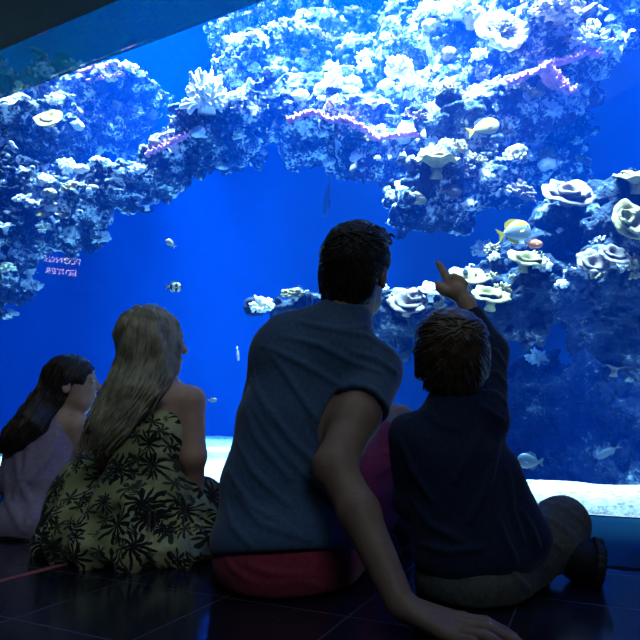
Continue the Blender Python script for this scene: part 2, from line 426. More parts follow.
# ---- corals
def ruffle(R, turns, seed, depth=.5, k=5, amp=.12):
    """nested wavy cups of a cabbage coral, axis +z, base at 0 -> verts, faces (double skinned)"""
    g = np.random.default_rng(seed); tb = TB(); th = np.linspace(0, 2*math.pi, 72, endpoint=False)
    for w in range(turns):
        Rw = R*(1-.30*w); ph = g.uniform(0, 6, 3); cx, cy = (g.normal(0, .10, 2)*R*w); ts = np.linspace(.12, 1, 10)
        kk = k-w+g.integers(-1, 2); skins = []
        for sgn in (0, 1):
            V = []
            for t in ts:
                ruf = (np.sin(kk*th+ph[0])+.35*np.sin((kk*2+1)*th+ph[1])+.7*np.sin(2*th+ph[2]))*amp*t**2.2
                rr = Rw*t*(1+.5*ruf)+(.0 if not sgn else .035*R*0); z = R*depth*(math.sin(2.0*t**1.25)*(1+.25*w)+1.1*ruf)+R*.03*w-(.045*R if sgn else 0)
                V.append(np.stack((cx+rr*np.cos(th), cy+rr*np.sin(th)*.92, z), 1))
            skins.append(np.concatenate(V))
        n = len(th); m = len(ts); vs = np.concatenate(skins); fs = []
        for i in range(m-1):
            for j in range(n):
                a, b = i*n+j, i*n+(j+1) % n; fs.append((a, b, b+n, a+n)); o = m*n; fs.append((a+n+o, b+n+o, b+o, a+o))
        for j in range(n):
            a, b = (m-1)*n+j, (m-1)*n+(j+1) % n; fs.append((a, b, b+m*n, a+m*n)); a, b = j, (j+1) % n; fs.append((b, a, a+m*n, b+m*n))
        tb.raw(vs, fs)
    tb.tube([(0, 0, -.35*R), (0, 0, -.1*R), (0, 0, .06*R)], [.30*R, .2*R, .26*R], 14)
    return tb
def bushy(R, nb, seed, thick=.10, up=.35, knob=1.25):
    g = np.random.default_rng(seed); tb = TB()
    for i in range(nb):
        z = 1-(i+.5)/nb*(1+up*.6); a = i*2.39996; r = math.sqrt(max(0, 1-z*z)); d = np.array((r*math.cos(a), r*math.sin(a), z))+g.normal(0, .12, 3); d[2] = max(d[2], -.1); d /= np.linalg.norm(d)
        L = R*g.uniform(.75, 1.08); t = np.linspace(.08, 1, 5); bend = g.normal(0, .10, 3)*R
        tb.tube([d*L*q+bend*q*q for q in t], [R*thick*x for x in (.9, .8, .85, knob*.9, knob*.55)], 6)
        for _ in range(2):
            d2 = d+g.normal(0, .45, 3); d2 /= np.linalg.norm(d2); p0 = d*L*.55+bend*.3
            tb.tube([p0, p0+d2*R*.18, p0+d2*R*.36, p0+d2*R*.42], [R*thick*.7, R*thick*.7, R*thick*knob*.75, R*thick*.3], 5)
    tb.tube([(0, 0, -.3*R), (0, 0, .05*R), (0, 0, .22*R)], [.4*R, .36*R, .2*R], 10)
    return tb
def lump(R, seed, sq=.75):
    bm = bmesh.new(); bmesh.ops.create_icosphere(bm, subdivisions=4, radius=1.0)
    P = np.array([v.co for v in bm.verts]); f = [[v.index for v in p.verts] for p in bm.faces]; bm.free()
    n = .28*vnoise(P, 1.8, seed)+.14*(1-2*np.abs(vnoise(P, 4, seed+1)))+.06*vnoise(P, 9, seed+2)
    tb = TB(); tb.raw(P*(1+n)[:, None]*R*np.array((1, 1, sq)), f); return tb
def place(tb, name, mat, p, axis, label, cat='coral', group=None, spin=0.0):
    o = tb.add(name, mat) if isinstance(tb, TB) else tb
    z = Vector(tuple(axis)).normalized(); o.rotation_mode = 'QUATERNION'
    o.rotation_quaternion = z.to_track_quat('Z', 'Y') @ Vector((0, 0, 1)).rotation_difference(Vector((math.sin(0), 0, 1))) @ __import__('mathutils').Quaternion((0, 0, 1), spin)
    o.location = tuple(p); tag(o, label, cat, group); return o
def onrock(Rk, u, v, Y0=3.4, Y1=10.5):
    P = hit(Rk[0], [(u, v)], Y0, Y1, 0.0, .3)[0]
    return P
def seat(u, v, Rs, Y):
    """point of the reef seen at (u,v); falls back on a free depth"""
    best = None
    for r in Rs:
        p = onrock(r, u, v)
        if not np.isnan(p[0]) and (best is None or p[1] < best[1]): best = p
    return best if best is not None else W(u, v, Y)
ALL = (R_left, R_ridge, R_right, R_low, R_far)
def ppm(p): return F/(p[1]/(CP-SP*0)*1.0)*.96
G = 'cabbage corals on the right-hand reef'
cab = [  # u, v, px radius, mat, turns, tilt towards the viewer, depth, label
 (566, 204, 28, M_mauvec, 3, .85, .45, 'wide pale cabbage coral with curled folds, right of the yellow-tailed fish'),
 (626, 226, 22, M_cream, 3, 1.3, .45, 'cream rosette coral at right edge, facing out like a rose'),
 (634, 186, 22, M_cream, 2, .5, .5, 'cream cup coral cut by the right edge, above the rose-shaped coral'),
 (590, 266, 17, M_mauvec, 2, 1.0, .4, 'upper left mauve cup of the large three-cup coral cluster'),
 (611, 259, 16, M_mauvec, 2, .9, .4, 'upper right mauve cup of the large three-cup coral cluster'),
 (619, 288, 23, M_mauvec, 2, .8, .38, 'biggest and lowest mauve cup of the large three-cup coral cluster'),
 (436, 171, 24, M_cream, 2, .35, .5, 'cream cabbage coral on the bright slope above the boy'),
 (524, 265, 18, M_cream, 2, .7, .45, 'small cream cup coral below the yellow-tailed fish'),
 (511, 290, 21, M_cream, 3, .9, .5, 'rounded cream rosette coral above the boy, topmost of a stack'),
 (490, 303, 19, M_cream, 2, .6, .5, 'cream cup coral at left of the stack right of the boy'),
 (505, 322, 19, M_mauvec, 1, 1.0, .45, 'greyish cup coral at the bottom of the stack right of the boy'),
 (407, 307, 21, M_mauvec, 3, .8, .42, 'folded pale coral between the man and the pointing hand'),
 (468, 283, 19, M_cream, 1, .7, .5, 'broad cream plate coral just behind the pointing hand'),
 (430, 296, 14, M_white, 2, .6, .6, 'small white cup coral left of the pointing hand'),
 (50, 121, 15, M_yellow, 2, 1.1, .22, 'yellow cup coral on the left rock below the top strip'),
 (613, 371, 13, M_mauvec, 1, .35, .6, 'small pale bowl coral alone on the dark lower rock'),
 (44, 214, 9, M_yellow, 2, .8, .22, 'little yellow coral tuft on the left rock'),
]
for i, (u, v, pr, m, tn, tilt, dp, lb) in enumerate(cab):
    p = seat(u, v, ALL, 5.0); p = p+(np.array((0, 0, HC))-p)*(.07 if v == 27 else .04 if v in (259, 266, 288) else .012); R = pr/ppm(p)
    ax = np.array((.08*math.sin(i*2.1), -math.sin(tilt), math.cos(tilt)))
    place(ruffle(R, tn, 40+i, dp), 'cabbage_coral', m, p-ax*R*.05+np.array((0, -R*.15, 0)), ax, lb, spin=i*1.3)
def ring():
    p = seat(503, 30, (R_right,), 5.0); p = p+(np.array((0, 0, HC))-p)*.085; R = 28/ppm(p)
    ax = np.array((.1, -math.sin(1.25), math.cos(1.25))); th = np.linspace(0, 2*math.pi, 90, endpoint=False); V = []; Fs = []; k = 14
    for i, t in enumerate(th):
        rr = R*(.78+.06*math.sin(4*t+1)+.03*math.sin(9*t)); w = R*(.26+.05*math.sin(3*t)); zz = R*.07*math.sin(5*t+.5)
        for j in range(k):
            a = 2*math.pi*j/k; r = rr+w*math.cos(a); V.append((r*math.cos(t), r*math.sin(t), zz+w*.5*math.sin(a)+.012*math.sin(17*t+3*a)))
    n_ = len(th)
    for i in range(n_):
        for j in range(k): Fs.append((i*k+j, ((i+1) % n_)*k+j, ((i+1) % n_)*k+(j+1) % k, i*k+(j+1) % k))
    tb = TB(); tb.raw(V, Fs)
    o = place(tb, 'ring_coral', M_white, p, ax, 'large pale ring-shaped plate coral with feathery middle near the top edge')
    c = bushy(R*.62, 90, 77, .05, .1); c.tube([(0, 0, -R*.6), (0, 0, -R*.1)], [R*.3, R*.5], 12); c.add('feathery_centre', M_brownc, o)
ring()
bs = [  # bushy corals singled out
 (208, 96, 24, M_white, 60, .085, 'tall overexposed white bush coral on the middle of the ridge', (1, 1, 1.35)),
 (398, 66, 17, M_white, 46, .10, 'white cauliflower coral on a stalk above the ridge, left of a smaller one', (1, 1, 1)),
 (415, 58, 12, M_mauvec, 40, .10, 'smaller mauve cauliflower coral right of the white stalked one', (1, 1, 1)),
 (332, 78, 10, M_white, 24, .12, 'small white tufted coral standing above the middle of the ridge', (1, 1, 1.1)),
 (481, 247, 13, M_white, 30, .10, 'white twiggy coral left below the yellow-tailed fish', (.9, .9, 1.1)),
 (585, 36, 20, M_white, 40, .08, 'tall branching white coral at the top right corner of the reef', (1, 1, 1.2)),
 (480, 98, 20, M_brownc, 70, .05, 'fine feathery tan coral below the ring-shaped plate', (1.2, 1, 1)),
 (552, 8, 26, M_brownc, 60, .10, 'tan knobbly coral bush at the top edge right of the ring plate', (1.3, 1, .9)),
 (457, 8, 20, M_white, 50, .10, 'white bush coral at top edge left of the ring plate', (1.2, 1, 1)),
 (262, 303, 13, M_white, 40, .11, 'round white coral left of the man at shoulder height', (1, 1, .9)),
 (295, 290, 11, M_cream, 20, .12, 'pale coral arm reaching up beside the left of the man\'s head', (1.6, .8, .7)),
 (535, 355, 12, M_white, 26, .09, 'pale twiggy coral alone on dark rock right of the boy', (1, 1, 1)),
 (575, 140, 7, M_greenc, 16, .10, 'tiny green coral in the shadow under the pink table coral', (1, 1, 1)),
 (530, 155, 8, M_greenc, 16, .10, 'small green coral right of the ridge end, in the shade', (1, 1, 1)),
 (300, 28, 11, M_white, 30, .11, 'white tuft coral high in the middle near the top edge', (1, 1, 1)),
]
for i, (u, v, pr, m, nb, th, lb, sc) in enumerate(bs):
    p = seat(u, v+pr*.6, ALL, 5.2); R = pr/ppm(p)
    o = place(bushy(R, nb, 90+i, th), 'bush_coral', m, p+np.array((0, -R*.35, R*.1)), (0.05*math.sin(i), -.3, 1), lb, spin=i); o.scale = sc
# pink table coral with its forked rim
def table(name, line, wid, mat, label, Y, thick=.035, seed=1):
    g = np.random.default_rng(seed); tb = TB()
    for st in line:
        pts = [W(u, v, Y) for u, v in st]; dn = []
        for i in range(len(pts)-1):
            for k in range(6): dn.append(pts[i]*(1-k/6)+pts[i+1]*k/6)
        dn.append(pts[-1]); dn = np.array(dn); m = len(dn); V = []; Fs = []
        prof = []
        for j in range(10):
            w = j/9; prof.append(w)
        for i in range(m):
            wd_ = wid*(.7+.3*math.sin(math.pi*(i+.5)/m))
            for j, w in enumerate(prof):
                V.append(dn[i]+np.array((g.normal(0, .006), wd_*w, wid*.62*w+g.normal(0, .006)+thick*.5*(1-w))))
            for j, w in enumerate(prof[::-1]):
                V.append(dn[i]+np.array((g.normal(0, .006), wd_*w, wid*.62*w-thick*(.9+.2*w)+g.normal(0, .004))))
        K_ = 20
        for i in range(m-1):
            for j in range(K_): Fs.append((i*K_+j, (i+1)*K_+j, (i+1)*K_+(j+1) % K_, i*K_+(j+1) % K_))
        Fs.append(tuple(range(K_))); Fs.append(tuple((m-1)*K_+j for j in range(K_))[::-1])
        tb.raw(V, Fs)
        for i in range(0, m):
            for _ in range(3):
                p = dn[i]+np.array((g.normal(0, .02), abs(g.normal(0, .03)), 0)); d = np.array((g.normal(0, .5), -1, g.uniform(0, .9))); d /= np.linalg.norm(d); L = g.uniform(.025, .06)
                tb.tube([p, p+d*L*.6, p+d*L], [.014, .013, .007], 5)
    o = tb.add(name, mat); tag(o, label, 'coral'); return o
pt = min(seat(u_, v_, (R_right,), 5.0)[1] for u_, v_ in ((548, 66), (520, 78), (590, 52), (565, 80)))-.32
table('table_coral', [[(513, 81), (525, 76), (540, 69), (556, 63), (575, 58), (592, 49), (600, 55)], [(549, 63), (558, 76), (566, 84), (573, 92)]], .34, M_pinkc, 'pink table coral with forked rim under the upper right overhang', pt, .04, 3)
table('table_coral', [[(288, 122), (303, 114), (316, 112), (330, 120), (348, 120)], [(340, 119), (355, 124), (368, 131), (378, 138)], [(376, 139), (392, 136), (408, 134), (420, 135)]], .28, M_pinkc, 'thin pink-edged plate coral along the lip of the middle ridge', seat(345, 122, (R_ridge,), 5.2)[1]-.12, .03, 4)
table('table_coral', [[(146, 154), (158, 150), (172, 142), (186, 136)]], .18, M_pinkc, 'small pink plate coral on the left part of the ridge', seat(165, 150, (R_ridge,), 5.6)[1]-.08, .025, 5)
table('table_coral', [[(78, 72), (95, 66), (115, 66), (135, 68)], [(88, 80), (104, 78), (122, 74)]], .22, M_pinkc, 'dusky pink fan-like coral at left just under the top strip', seat(105, 85, (R_left,), 6.3)[1]-.1, .02, 6)
# small growths over the lit faces: a few prototypes, copied
def scatter(Rs, n, protos, label, group, size, seed, win=None):
    g = np.random.default_rng(seed); cnt = 0; src = None
    pool = []
    for r in Rs:
        v, q = r[2]; a, b, c = v[q[:, 0]], v[q[:, 1]], v[q[:, 3]]; nr = np.cross(b-a, c-a); nr /= np.linalg.norm(nr, axis=1)[:, None]+1e-9
        cen = v[q].mean(1); vd = np.array((0, 0, HC))-cen; vd /= np.linalg.norm(vd, axis=1)[:, None]
        ok = (nr[:, 2] > .25) & ((nr*vd).sum(1) > .0)
        pool.append(np.concatenate((cen[ok], nr[ok]), 1))
    pool = np.concatenate(pool); g.shuffle(pool)
    # keep what the photo can show
    y, x, z = pool[:, 1], pool[:, 0], pool[:, 2]-HC
    fw = y*CP+z*SP; up = z*CP-y*SP; uu = 320+F*x/fw; vv = 320-F*up/fw
    ok = (uu > -5) & (uu < 645) & (vv > -5) & (vv < 500)
    if win: ok &= (uu > win[0]) & (uu < win[2]) & (vv > win[1]) & (vv < win[3])
    pool = pool[ok]; uu = uu[ok]; vv = vv[ok]
    bv = bpy.data.objects
    made = []
    for k in range(len(pool)):
        if cnt >= n: break
        p, nr = pool[k, :3], pool[k, 3:]
        if any(np.abs(p-m_).max() < .07 for m_ in made[-400:]): continue
        made.append(p); pr = protos[cnt % len(protos)]
        if cnt < len(protos): o = pr
        else: o = pr.copy(); COL.objects.link(o)
        ax = nr*.6+np.array((0, -.1, .6))
        sz = size*g.uniform(.6, 1.5)
        place(o, None, None, p, ax, label, 'coral', group, g.uniform(0, 6)); o.scale = (sz, sz, sz*g.uniform(.7, 1.2)); cnt += 1
pa = [bushy(1, 26, 200+i, .13).add('twig_coral', m) for i, m in enumerate((M_white, M_cream, M_white, M_greenc))]
scatter((R_left, R_ridge, R_right), 190, pa, 'small pale twiggy coral tuft among the bright reef growth', 'small twiggy corals over the lit reef', .085, 11)
pb = [lump(1, 300+i).add('knob_coral', m) for i, m in enumerate((M_white, M_cream, M_mauvec))]
scatter((R_left, R_ridge, R_right), 110, pb, 'small rounded pale coral knob on the bright reef', 'small coral knobs over the lit reef', .07, 12)
pc = [ruffle(1, 2, 400+i, .5, 5).add('cup_coral', m) for i, m in enumerate((M_cream, M_white))]
scatter((R_left, R_ridge, R_right), 60, pc, 'small pale cup coral among the bright reef growth', 'small cup corals over the lit reef', .10, 13)
pd = [bushy(1, 22, 500+i, .13).add('twig_coral', m) for i, m in enumerate((M_white, M_cream))]
scatter((R_low,), 45, pd, 'small pale coral tuft on the dark lower rock terrace', 'small coral tufts on the lower terrace', .06, 14, (360, 230, 645, 345))
pe = [bushy(1, 24, 600+i, .12).add('branch_coral', m) for i, m in enumerate((M_white, M_white, M_mauvec, M_cream))]
scatter((R_right,), 70, pe, 'pale branching coral on the upper right coral head', 'branching corals on the upper right head', .10, 15, (395, -5, 615, 235))
pf = [lump(1, 700+i, .6).add('crust_coral', m) for i, m in enumerate((M_white, M_white))]
scatter((R_ridge,), 70, pf, 'white crusty coral lump along the bright crest of the ridge', 'crusty corals on the ridge crest', .065, 16, (185, 85, 430, 215))
# ---- fish
def fish(name, u, v, Y, L, hgt, heading, mats, label, pitch=0.0, roll=0.0):
    """heading: angle in plan of the nose (0 = +X)"""
    g = empty(name, W(u, v, Y)); tag(g, label, 'fish'); n = 26; k = 16; xs = np.linspace(0, 1, n); V = []; Fs = []
    pr = np.sin(np.pi*xs**.72)**.8*.5*hgt*(1-.0*xs)+.045*hgt
    wd_ = pr*.36
    for i in range(n):
        for j in range(k):
            a = 2*math.pi*j/k; V.append((L*(.5-xs[i]), wd_[i]*math.sin(a), pr[i]*math.cos(a)))
    for i in range(n-1):
        for j in range(k): Fs.append((i*k+j, i*k+(j+1) % k, (i+1)*k+(j+1) % k, (i+1)*k+j))
    Fs.append(tuple(range(k))[::-1]); Fs.append(tuple((n-1)*k+j for j in range(k)))
    b = mesh('body', V, Fs, mats[0], g)
    def fin(nm, poly, t, m, y=0.0, tilt=0.0):
        P = np.array([(x, y, z) for x, z in poly]); c = P.mean(0)
        v = [p+np.array((0, -t+tilt*(p[2]-c[2]), 0)) for p in P]+[p+np.array((0, t+tilt*(p[2]-c[2]), 0)) for p in P]; m_ = len(poly)
        f = [tuple(range(m_)), tuple(range(2*m_-1, m_-1, -1))]+[(i, i+m_, (i+1) % m_+m_, (i+1) % m_) for i in range(m_)]
        mesh(nm, v, f, m, g, smooth=False)
    H = hgt
    fin('tail_fin', [(-.47*L, .06*H), (-.56*L, .16*H), (-.72*L, .36*H), (-.66*L, .1*H), (-.64*L, 0), (-.66*L, -.1*H), (-.72*L, -.36*H), (-.56*L, -.16*H), (-.47*L, -.06*H)], .003+.006*L, mats[1])
    fin('dorsal_fin', [(.18*L, .40*H), (.10*L, .62*H), (-.12*L, .68*H), (-.32*L, .56*H), (-.40*L, .24*H), (-.1*L, .38*H)], .002+.005*L, mats[2])
    fin('anal_fin', [(-.02*L, -.42*H), (-.16*L, -.64*H), (-.34*L, -.5*H), (-.40*L, -.22*H), (-.2*L, -.36*H)], .002+.005*L, mats[2])
    for sd in (-1, 1): fin('pectoral_fin', [(.2*L, -.04*H), (.08*L, .02*H), (.0*L, -.14*H), (.1*L, -.16*H)], .0015+.003*L, mats[2], sd*.19*H, -.4*sd)
    for sd in (-1, 1):
        bm = bmesh.new(); bmesh.ops.create_uvsphere(bm, u_segments=10, v_segments=6, radius=.055*H+.001)
        mesh('eye', [np.array(q.co)+np.array((.36*L, sd*.115*H, .1*H)) for q in bm.verts], [[w.index for w in p.verts] for p in bm.faces], M_black, g); bm.free()
    g.rotation_euler = (roll, -pitch, heading); return g
M_black = surf('black_eye', (.01, .01, .012), None, 1, .2)
M_fyel = surf('yellow_fin', (.46, .33, .01), None, 1, .5); M_fgry = surf('silver_scale', (.2, .22, .23), None, 1, .4)
M_fblue = surf('dusky_blue_scale', (.02, .045, .075), None, 1, .5); M_forange = surf('orange_scale', (.5, .16, .06), None, 1, .5); M_fwht = surf('pearl_scale', (.4, .41, .4), None, 1, .4)
def bands():
    n = N('banded_scale'); tc = n('TexCoord'); sx = n('SeparateXYZ', {'Vector': tc.outputs['Object']})
    w = n.math('SINE', n.math('MULTIPLY', sx.outputs[0], 150.0)); c = n.mix(n.math('GREATER_THAN', w, .1), (.8, .82, .8), (.03, .035, .05))
    return n.done(n('BsdfPrincipled', {'Base Color': c, 'Roughness': .5}))
def twotone(name, a, b, z0):
    n = N(name); tc = n('TexCoord'); sx = n('SeparateXYZ', {'Vector': tc.outputs['Object']})
    no = n('TexNoise', {'Vector': tc.outputs['Object'], 'Scale': 9.0}); z = n.math('ADD', sx.outputs[2], n.math('MULTIPLY', n.math('SUBTRACT', no.outputs[0], .5), .06))
    c = n.mix(n.math('GREATER_THAN', z, z0), a, b); return n.done(n('BsdfPrincipled', {'Base Color': c, 'Roughness': .45}))
M_rab = twotone('yellow_backed_scale', (.26, .29, .30), (.42, .30, .02), .028); M_rab2 = twotone('yellow_scale', (.36, .30, .08), (.46, .33, .01), .0)
fish('fish', 517, 231, 3.95, .24, .145, .25, (M_rab, M_fyel, M_fyel), 'big yellow-tailed pale fish swimming right above the boy', .3)
fish('fish', 486, 127, 4.5, .27, .135, .2, (M_rab2, M_fyel, M_fblue), 'yellow fish in front of the bright slope, below the ring-shaped coral', .4)
fish('fish', 175, 287, 4.4, .105, .075, .3, (bands(), M_fwht, M_fwht), 'small black and white striped fish in the open blue left of the man')
fish('fish', 170, 243, 4.8, .085, .06, -2.6, (M_fwht, M_fwht, M_fblue), 'small pale fish above the striped fish', .6)
fish('fish', 535, 244, 4.0, .12, .06, .1, (M_forange, M_forange, M_forange), 'small orange fish just below the yellow-tailed fish')
fish('fish', 378, 158, 4.8, .07, .045, .4, (M_fwht, M_fwht, M_fwht), 'tiny white fish in the dark hollow above the man, right one of two', .2)
fish('fish', 353, 168, 4.8, .09, .05, 2.6, (M_fgry, M_fgry, M_fgry), 'tiny silver fish in the dark hollow above the man, left one of two', -1.0)
fish('fish', 238, 355, 4.6, .10, .04, 1.4, (M_fwht, M_fwht, M_fwht), 'little white fish nosing down left of the man\'s shoulder', -1.1)
fish('fish', 213, 400, 4.4, .06, .03, 0, (M_fgry, M_fgry, M_fgry), 'tiny silver fish low in the blue between blond girl and man')
fish('fish', 528, 461, 3.6, .13, .085, 2.9, (M_fblue, M_fblue, M_fblue), 'dusky fish hovering over the white sand right of the boy', .1)
fish('fish', 606, 453, 4.0, .15, .045, 2.5, (M_fblue, M_fblue, M_fblue), 'dim blue fish above the sand near the right edge', -.5)
fish('fish', 458, 80, 4.9, .13, .08, .6, (M_fblue, M_fblue, M_fgry), 'dark blue fish left of the ring-shaped plate coral', .9)
fish('fish', 327, 200, 6.6, .42, .2, 1.9, (M_fblue, M_fblue, M_fblue), 'large dim fish deep in the water behind the top of the man\'s head', -1.1)
# ------------------------------------------------------------------ people
M_skin_man = surf('tanned_skin', (.24, .155, .125), (.29, .19, .155), 30, .5, .12, 120, spec=.35)
M_skin_kid = surf('fair_skin', (.50, .31, .23), (.56, .36, .27), 25, .5, .05, 120, spec=.35)
M_hair_dark = surf('dark_hair', (.010, .008, .008), (.022, .018, .016), 60, .55, .25, 160, spec=.25)
M_hair_brown = surf('light_brown_hair', (.05, .035, .022), (.10, .07, .042), 60, .42, .2, 160, spec=.5)
M_hair_blond = surf('blond_hair', (.15, .135, .085), (.40, .36, .25), 24, .42, .2, 160, spec=.5)
M_hair_deep = surf('deep_brown_hair', (.016, .011, .009), (.04, .026, .02), 60, .42, .2, 160, spec=.5)
M_tee = surf('slate_blue_cotton', (.05, .10, .20), (.07, .13, .25), 120, .85, .25, 420, spec=.12, sheen=.25)
M_red = surf('raspberry_cotton', (.33, .04, .085), (.39, .055, .105), 90, .85, .25, 420, spec=.12, sheen=.2)
M_navy = surf('navy_knit', (.014, .027, .07), (.02, .036, .09), 120, .85, .3, 420, spec=.12, sheen=.2)
M_denim = surf('faded_grey_denim', (.10, .11, .108), (.145, .155, .15), 90, .85, .3, 500, spec=.12, sheen=.1)
M_lilac = surf('lilac_cotton', (.30, .25, .38), (.37, .31, .45), 70, .85, .2, 400, spec=.12, sheen=.2)
M_shoe = surf('dark_shoe_canvas', (.012, .014, .02), (.02, .022, .03), 80, .7, .3, 300, spec=.25)
M_sole = surf('dark_rubber_sole', (.02, .022, .026), (.028, .03, .034), 80, .6, .1, 100, spec=.3)
M_eye = surf('eye_white', (.75, .74, .7), None, 1, .15, spec=.5)
M_mauve = surf('dark_mauve_cotton', (.03, .022, .04), (.04, .03, .05), 70, .85, .2, 400, spec=.12)

def palm_print():
    n = N('palm_print_cotton'); tc = n('TexCoord'); sx = n('SeparateXYZ', {'Vector': tc.outputs['Object']})
    wob = n('TexNoise', {'Vector': tc.outputs['Object'], 'Scale': 8.0, 'Detail': 3})
    u = n.math('ADD', sx.outputs[0], n.math('MULTIPLY', wob.outputs[0], .13))
    w = n.math('ADD', sx.outputs[2], n.math('MULTIPLY', sx.outputs[1], .5))
    def palms(sc, off, R, arms):
        cv = n('CombineXYZ', {0: n.math('MULTIPLY', n.math('ADD', u, off), sc), 1: n.math('MULTIPLY', w, sc), 2: 0.0})
        vo = n('TexVoronoi', {'Vector': cv.outputs[0], 'Scale': 1.0, 'Randomness': .8}, voronoi_dimensions='2D')
        df = n('VectorMath', {0: cv.outputs[0], 1: vo.outputs['Position']}, operation='SUBTRACT')
        s2 = n('SeparateXYZ', {'Vector': df.outputs[0]})
        an = n.math('ARCTAN2', s2.outputs[0], s2.outputs[1])
        ray = n.math('ABSOLUTE', n.math('COSINE', n.math('MULTIPLY', an, arms)))
        s3 = n('SeparateColor', {0: vo.outputs['Color']})
        lim = n.math('MULTIPLY', n.math('ADD', n.math('MULTIPLY', n.math('POWER', ray, 1.6), .85), .15), n.math('MULTIPLY', n.math('ADD', s3.outputs[0], .35), R))
        return n.math('LESS_THAN', vo.outputs['Distance'], lim)
    a = palms(11.5, 0, .62, 5.5); b = palms(19, .37, .6, 3.5)
    ng = n('TexNoise', {'Vector': tc.outputs['Object'], 'Scale': 7.0, 'Detail': 3})
    base = n.ramp(ng.outputs[0], [(.32, (.13, .17, .09)), (.48, (.33, .36, .17)), (.6, (.50, .50, .28)), (.72, (.22, .34, .42))])
    c = n.mix(b, base, (.035, .05, .035)); c = n.mix(a, c, (.012, .014, .016))
    nf = n('TexNoise', {'Vector': tc.outputs['Object'], 'Scale': 9.0, 'Detail': 3})
    c = n.mix(n.math('GREATER_THAN', nf.outputs[0], .70), c, (.33, .30, .48))
    bs = n('BsdfPrincipled', {'Base Color': c, 'Roughness': .85, 'Specular IOR Level': .12, 'Sheen Weight': .2})
    return n.done(bs)
M_palm = palm_print()

def head_ops(b, c, Fw, Up, s=1.0):
    """cranium, face, nose, lips, brow, ears; c = middle of the skull"""
    c = np.array(c, float); M = basis(Fw, Up)
    L = lambda x, y, z: c+s*(M[0]*x+M[1]*y+M[2]*z)
    b.add(EL(L(0, -.008, .03), np.array((.074, .094, .088))*s, M), .0)
    b.add(EL(L(0, .035, -.035), np.array((.058, .060, .082))*s, M), .03*s)
    b.add(RC(L(-.025, .052, -.088), L(.025, .052, -.088), .024*s, .024*s), .03*s)     # chin
    b.add(RC(L(-.045, .078, .022), L(.045, .078, .022), .010*s, .010*s), .02*s)       # brow
    b.add(RC(L(0, .092, .008), L(0, .112, -.026), .007*s, .013*s), .012*s)            # nose
    b.add(RC(L(-.018, .088, -.058), L(.018, .088, -.058), .008*s, .008*s), .008*s)    # lips
    b.sub(RC(L(-.02, .1, -.0575), L(.02, .1, -.0575), .002*s, .002*s), .004*s)
    for x in (-1, 1):
        b.sub(EL(L(x*.032, .1, .006), np.array((.017, .014, .011))*s, M), .012*s)
        b.add(EL(L(x*.034, .080, .004), np.array((.014, .012, .009))*s, M), .004*s)
        b.add(EL(L(x*.078, -.012, -.012), np.array((.008, .019, .032))*s, M), .006*s)  # ear
        b.sub(EL(L(x*.090, -.008, -.012), np.array((.007, .009, .019))*s, M), .006*s)
    return L, M
def eyes(L, s, parent, base):
    for x in (-1, 1):
        c = L(x*.033, .0865, .005); tb = TB(); bm = bmesh.new(); bmesh.ops.create_uvsphere(bm, u_segments=12, v_segments=8, radius=.0085*s)
        v = [np.array(q.co)+c for q in bm.verts]; f = [[w.index for w in p.verts] for p in bm.faces]; bm.free()
        tb.raw(v, f); tb.add('eye', M_eye, parent, base)
def rail(rows, t, k):
    """smooth path through rows of (u_left,u_right,v); k = 0..1 across"""
    rows = np.array(rows, float); x = np.interp(t, np.linspace(0, 1, len(rows)), np.arange(len(rows)))
    i = np.clip(np.floor(x).astype(int), 0, len(rows)-2); w = (x-i)[:, None]
    r0 = rows[np.clip(i-1, 0, None)]; r1 = rows[i]; r2 = rows[i+1]; r3 = rows[np.clip(i+2, None, len(rows)-1)]
    p = .5*((2*r1)+(-r0+r2)*w+(2*r0-5*r1+4*r2-r3)*w**2+(-r0+3*r1-3*r2+r3)*w**3)
    return np.stack((p[:, 0]*(1-k)+p[:, 1]*k, p[:, 2]), 1)
def strands(tb, f, paths, Y0, Y1, rad, lift=.002, flat=.7, k=5):
    """locks laid on the solid f along picture-space guide lines"""
    al = np.concatenate(paths); H = hit(f, al, Y0, Y1, lift); o = 0
    for p in paths:
        h = H[o:o+len(p)]; o += len(p)
        ok = ~np.isnan(h[:, 0])
        # longest valid run
        runs = []; st = None
        for i, g in enumerate(list(ok)+[False]):
            if g and st is None: st = i
            if not g and st is not None: runs.append((st, i)); st = None
        if not runs: continue
        a, e = max(runs, key=lambda r: r[1]-r[0])
        if e-a < 4: continue
        q = h[a:e]; m = len(q)
        if np.abs(np.diff(q[:, 1])).max() > .08: continue
        r = rad*(.6+.8*RNG.random())*np.minimum(1, np.minimum((np.arange(m)+.6)/2.5, (m-np.arange(m)-.4)/(m*.45)))
        tb.tube(q, np.maximum(r, .0006), k, flat)

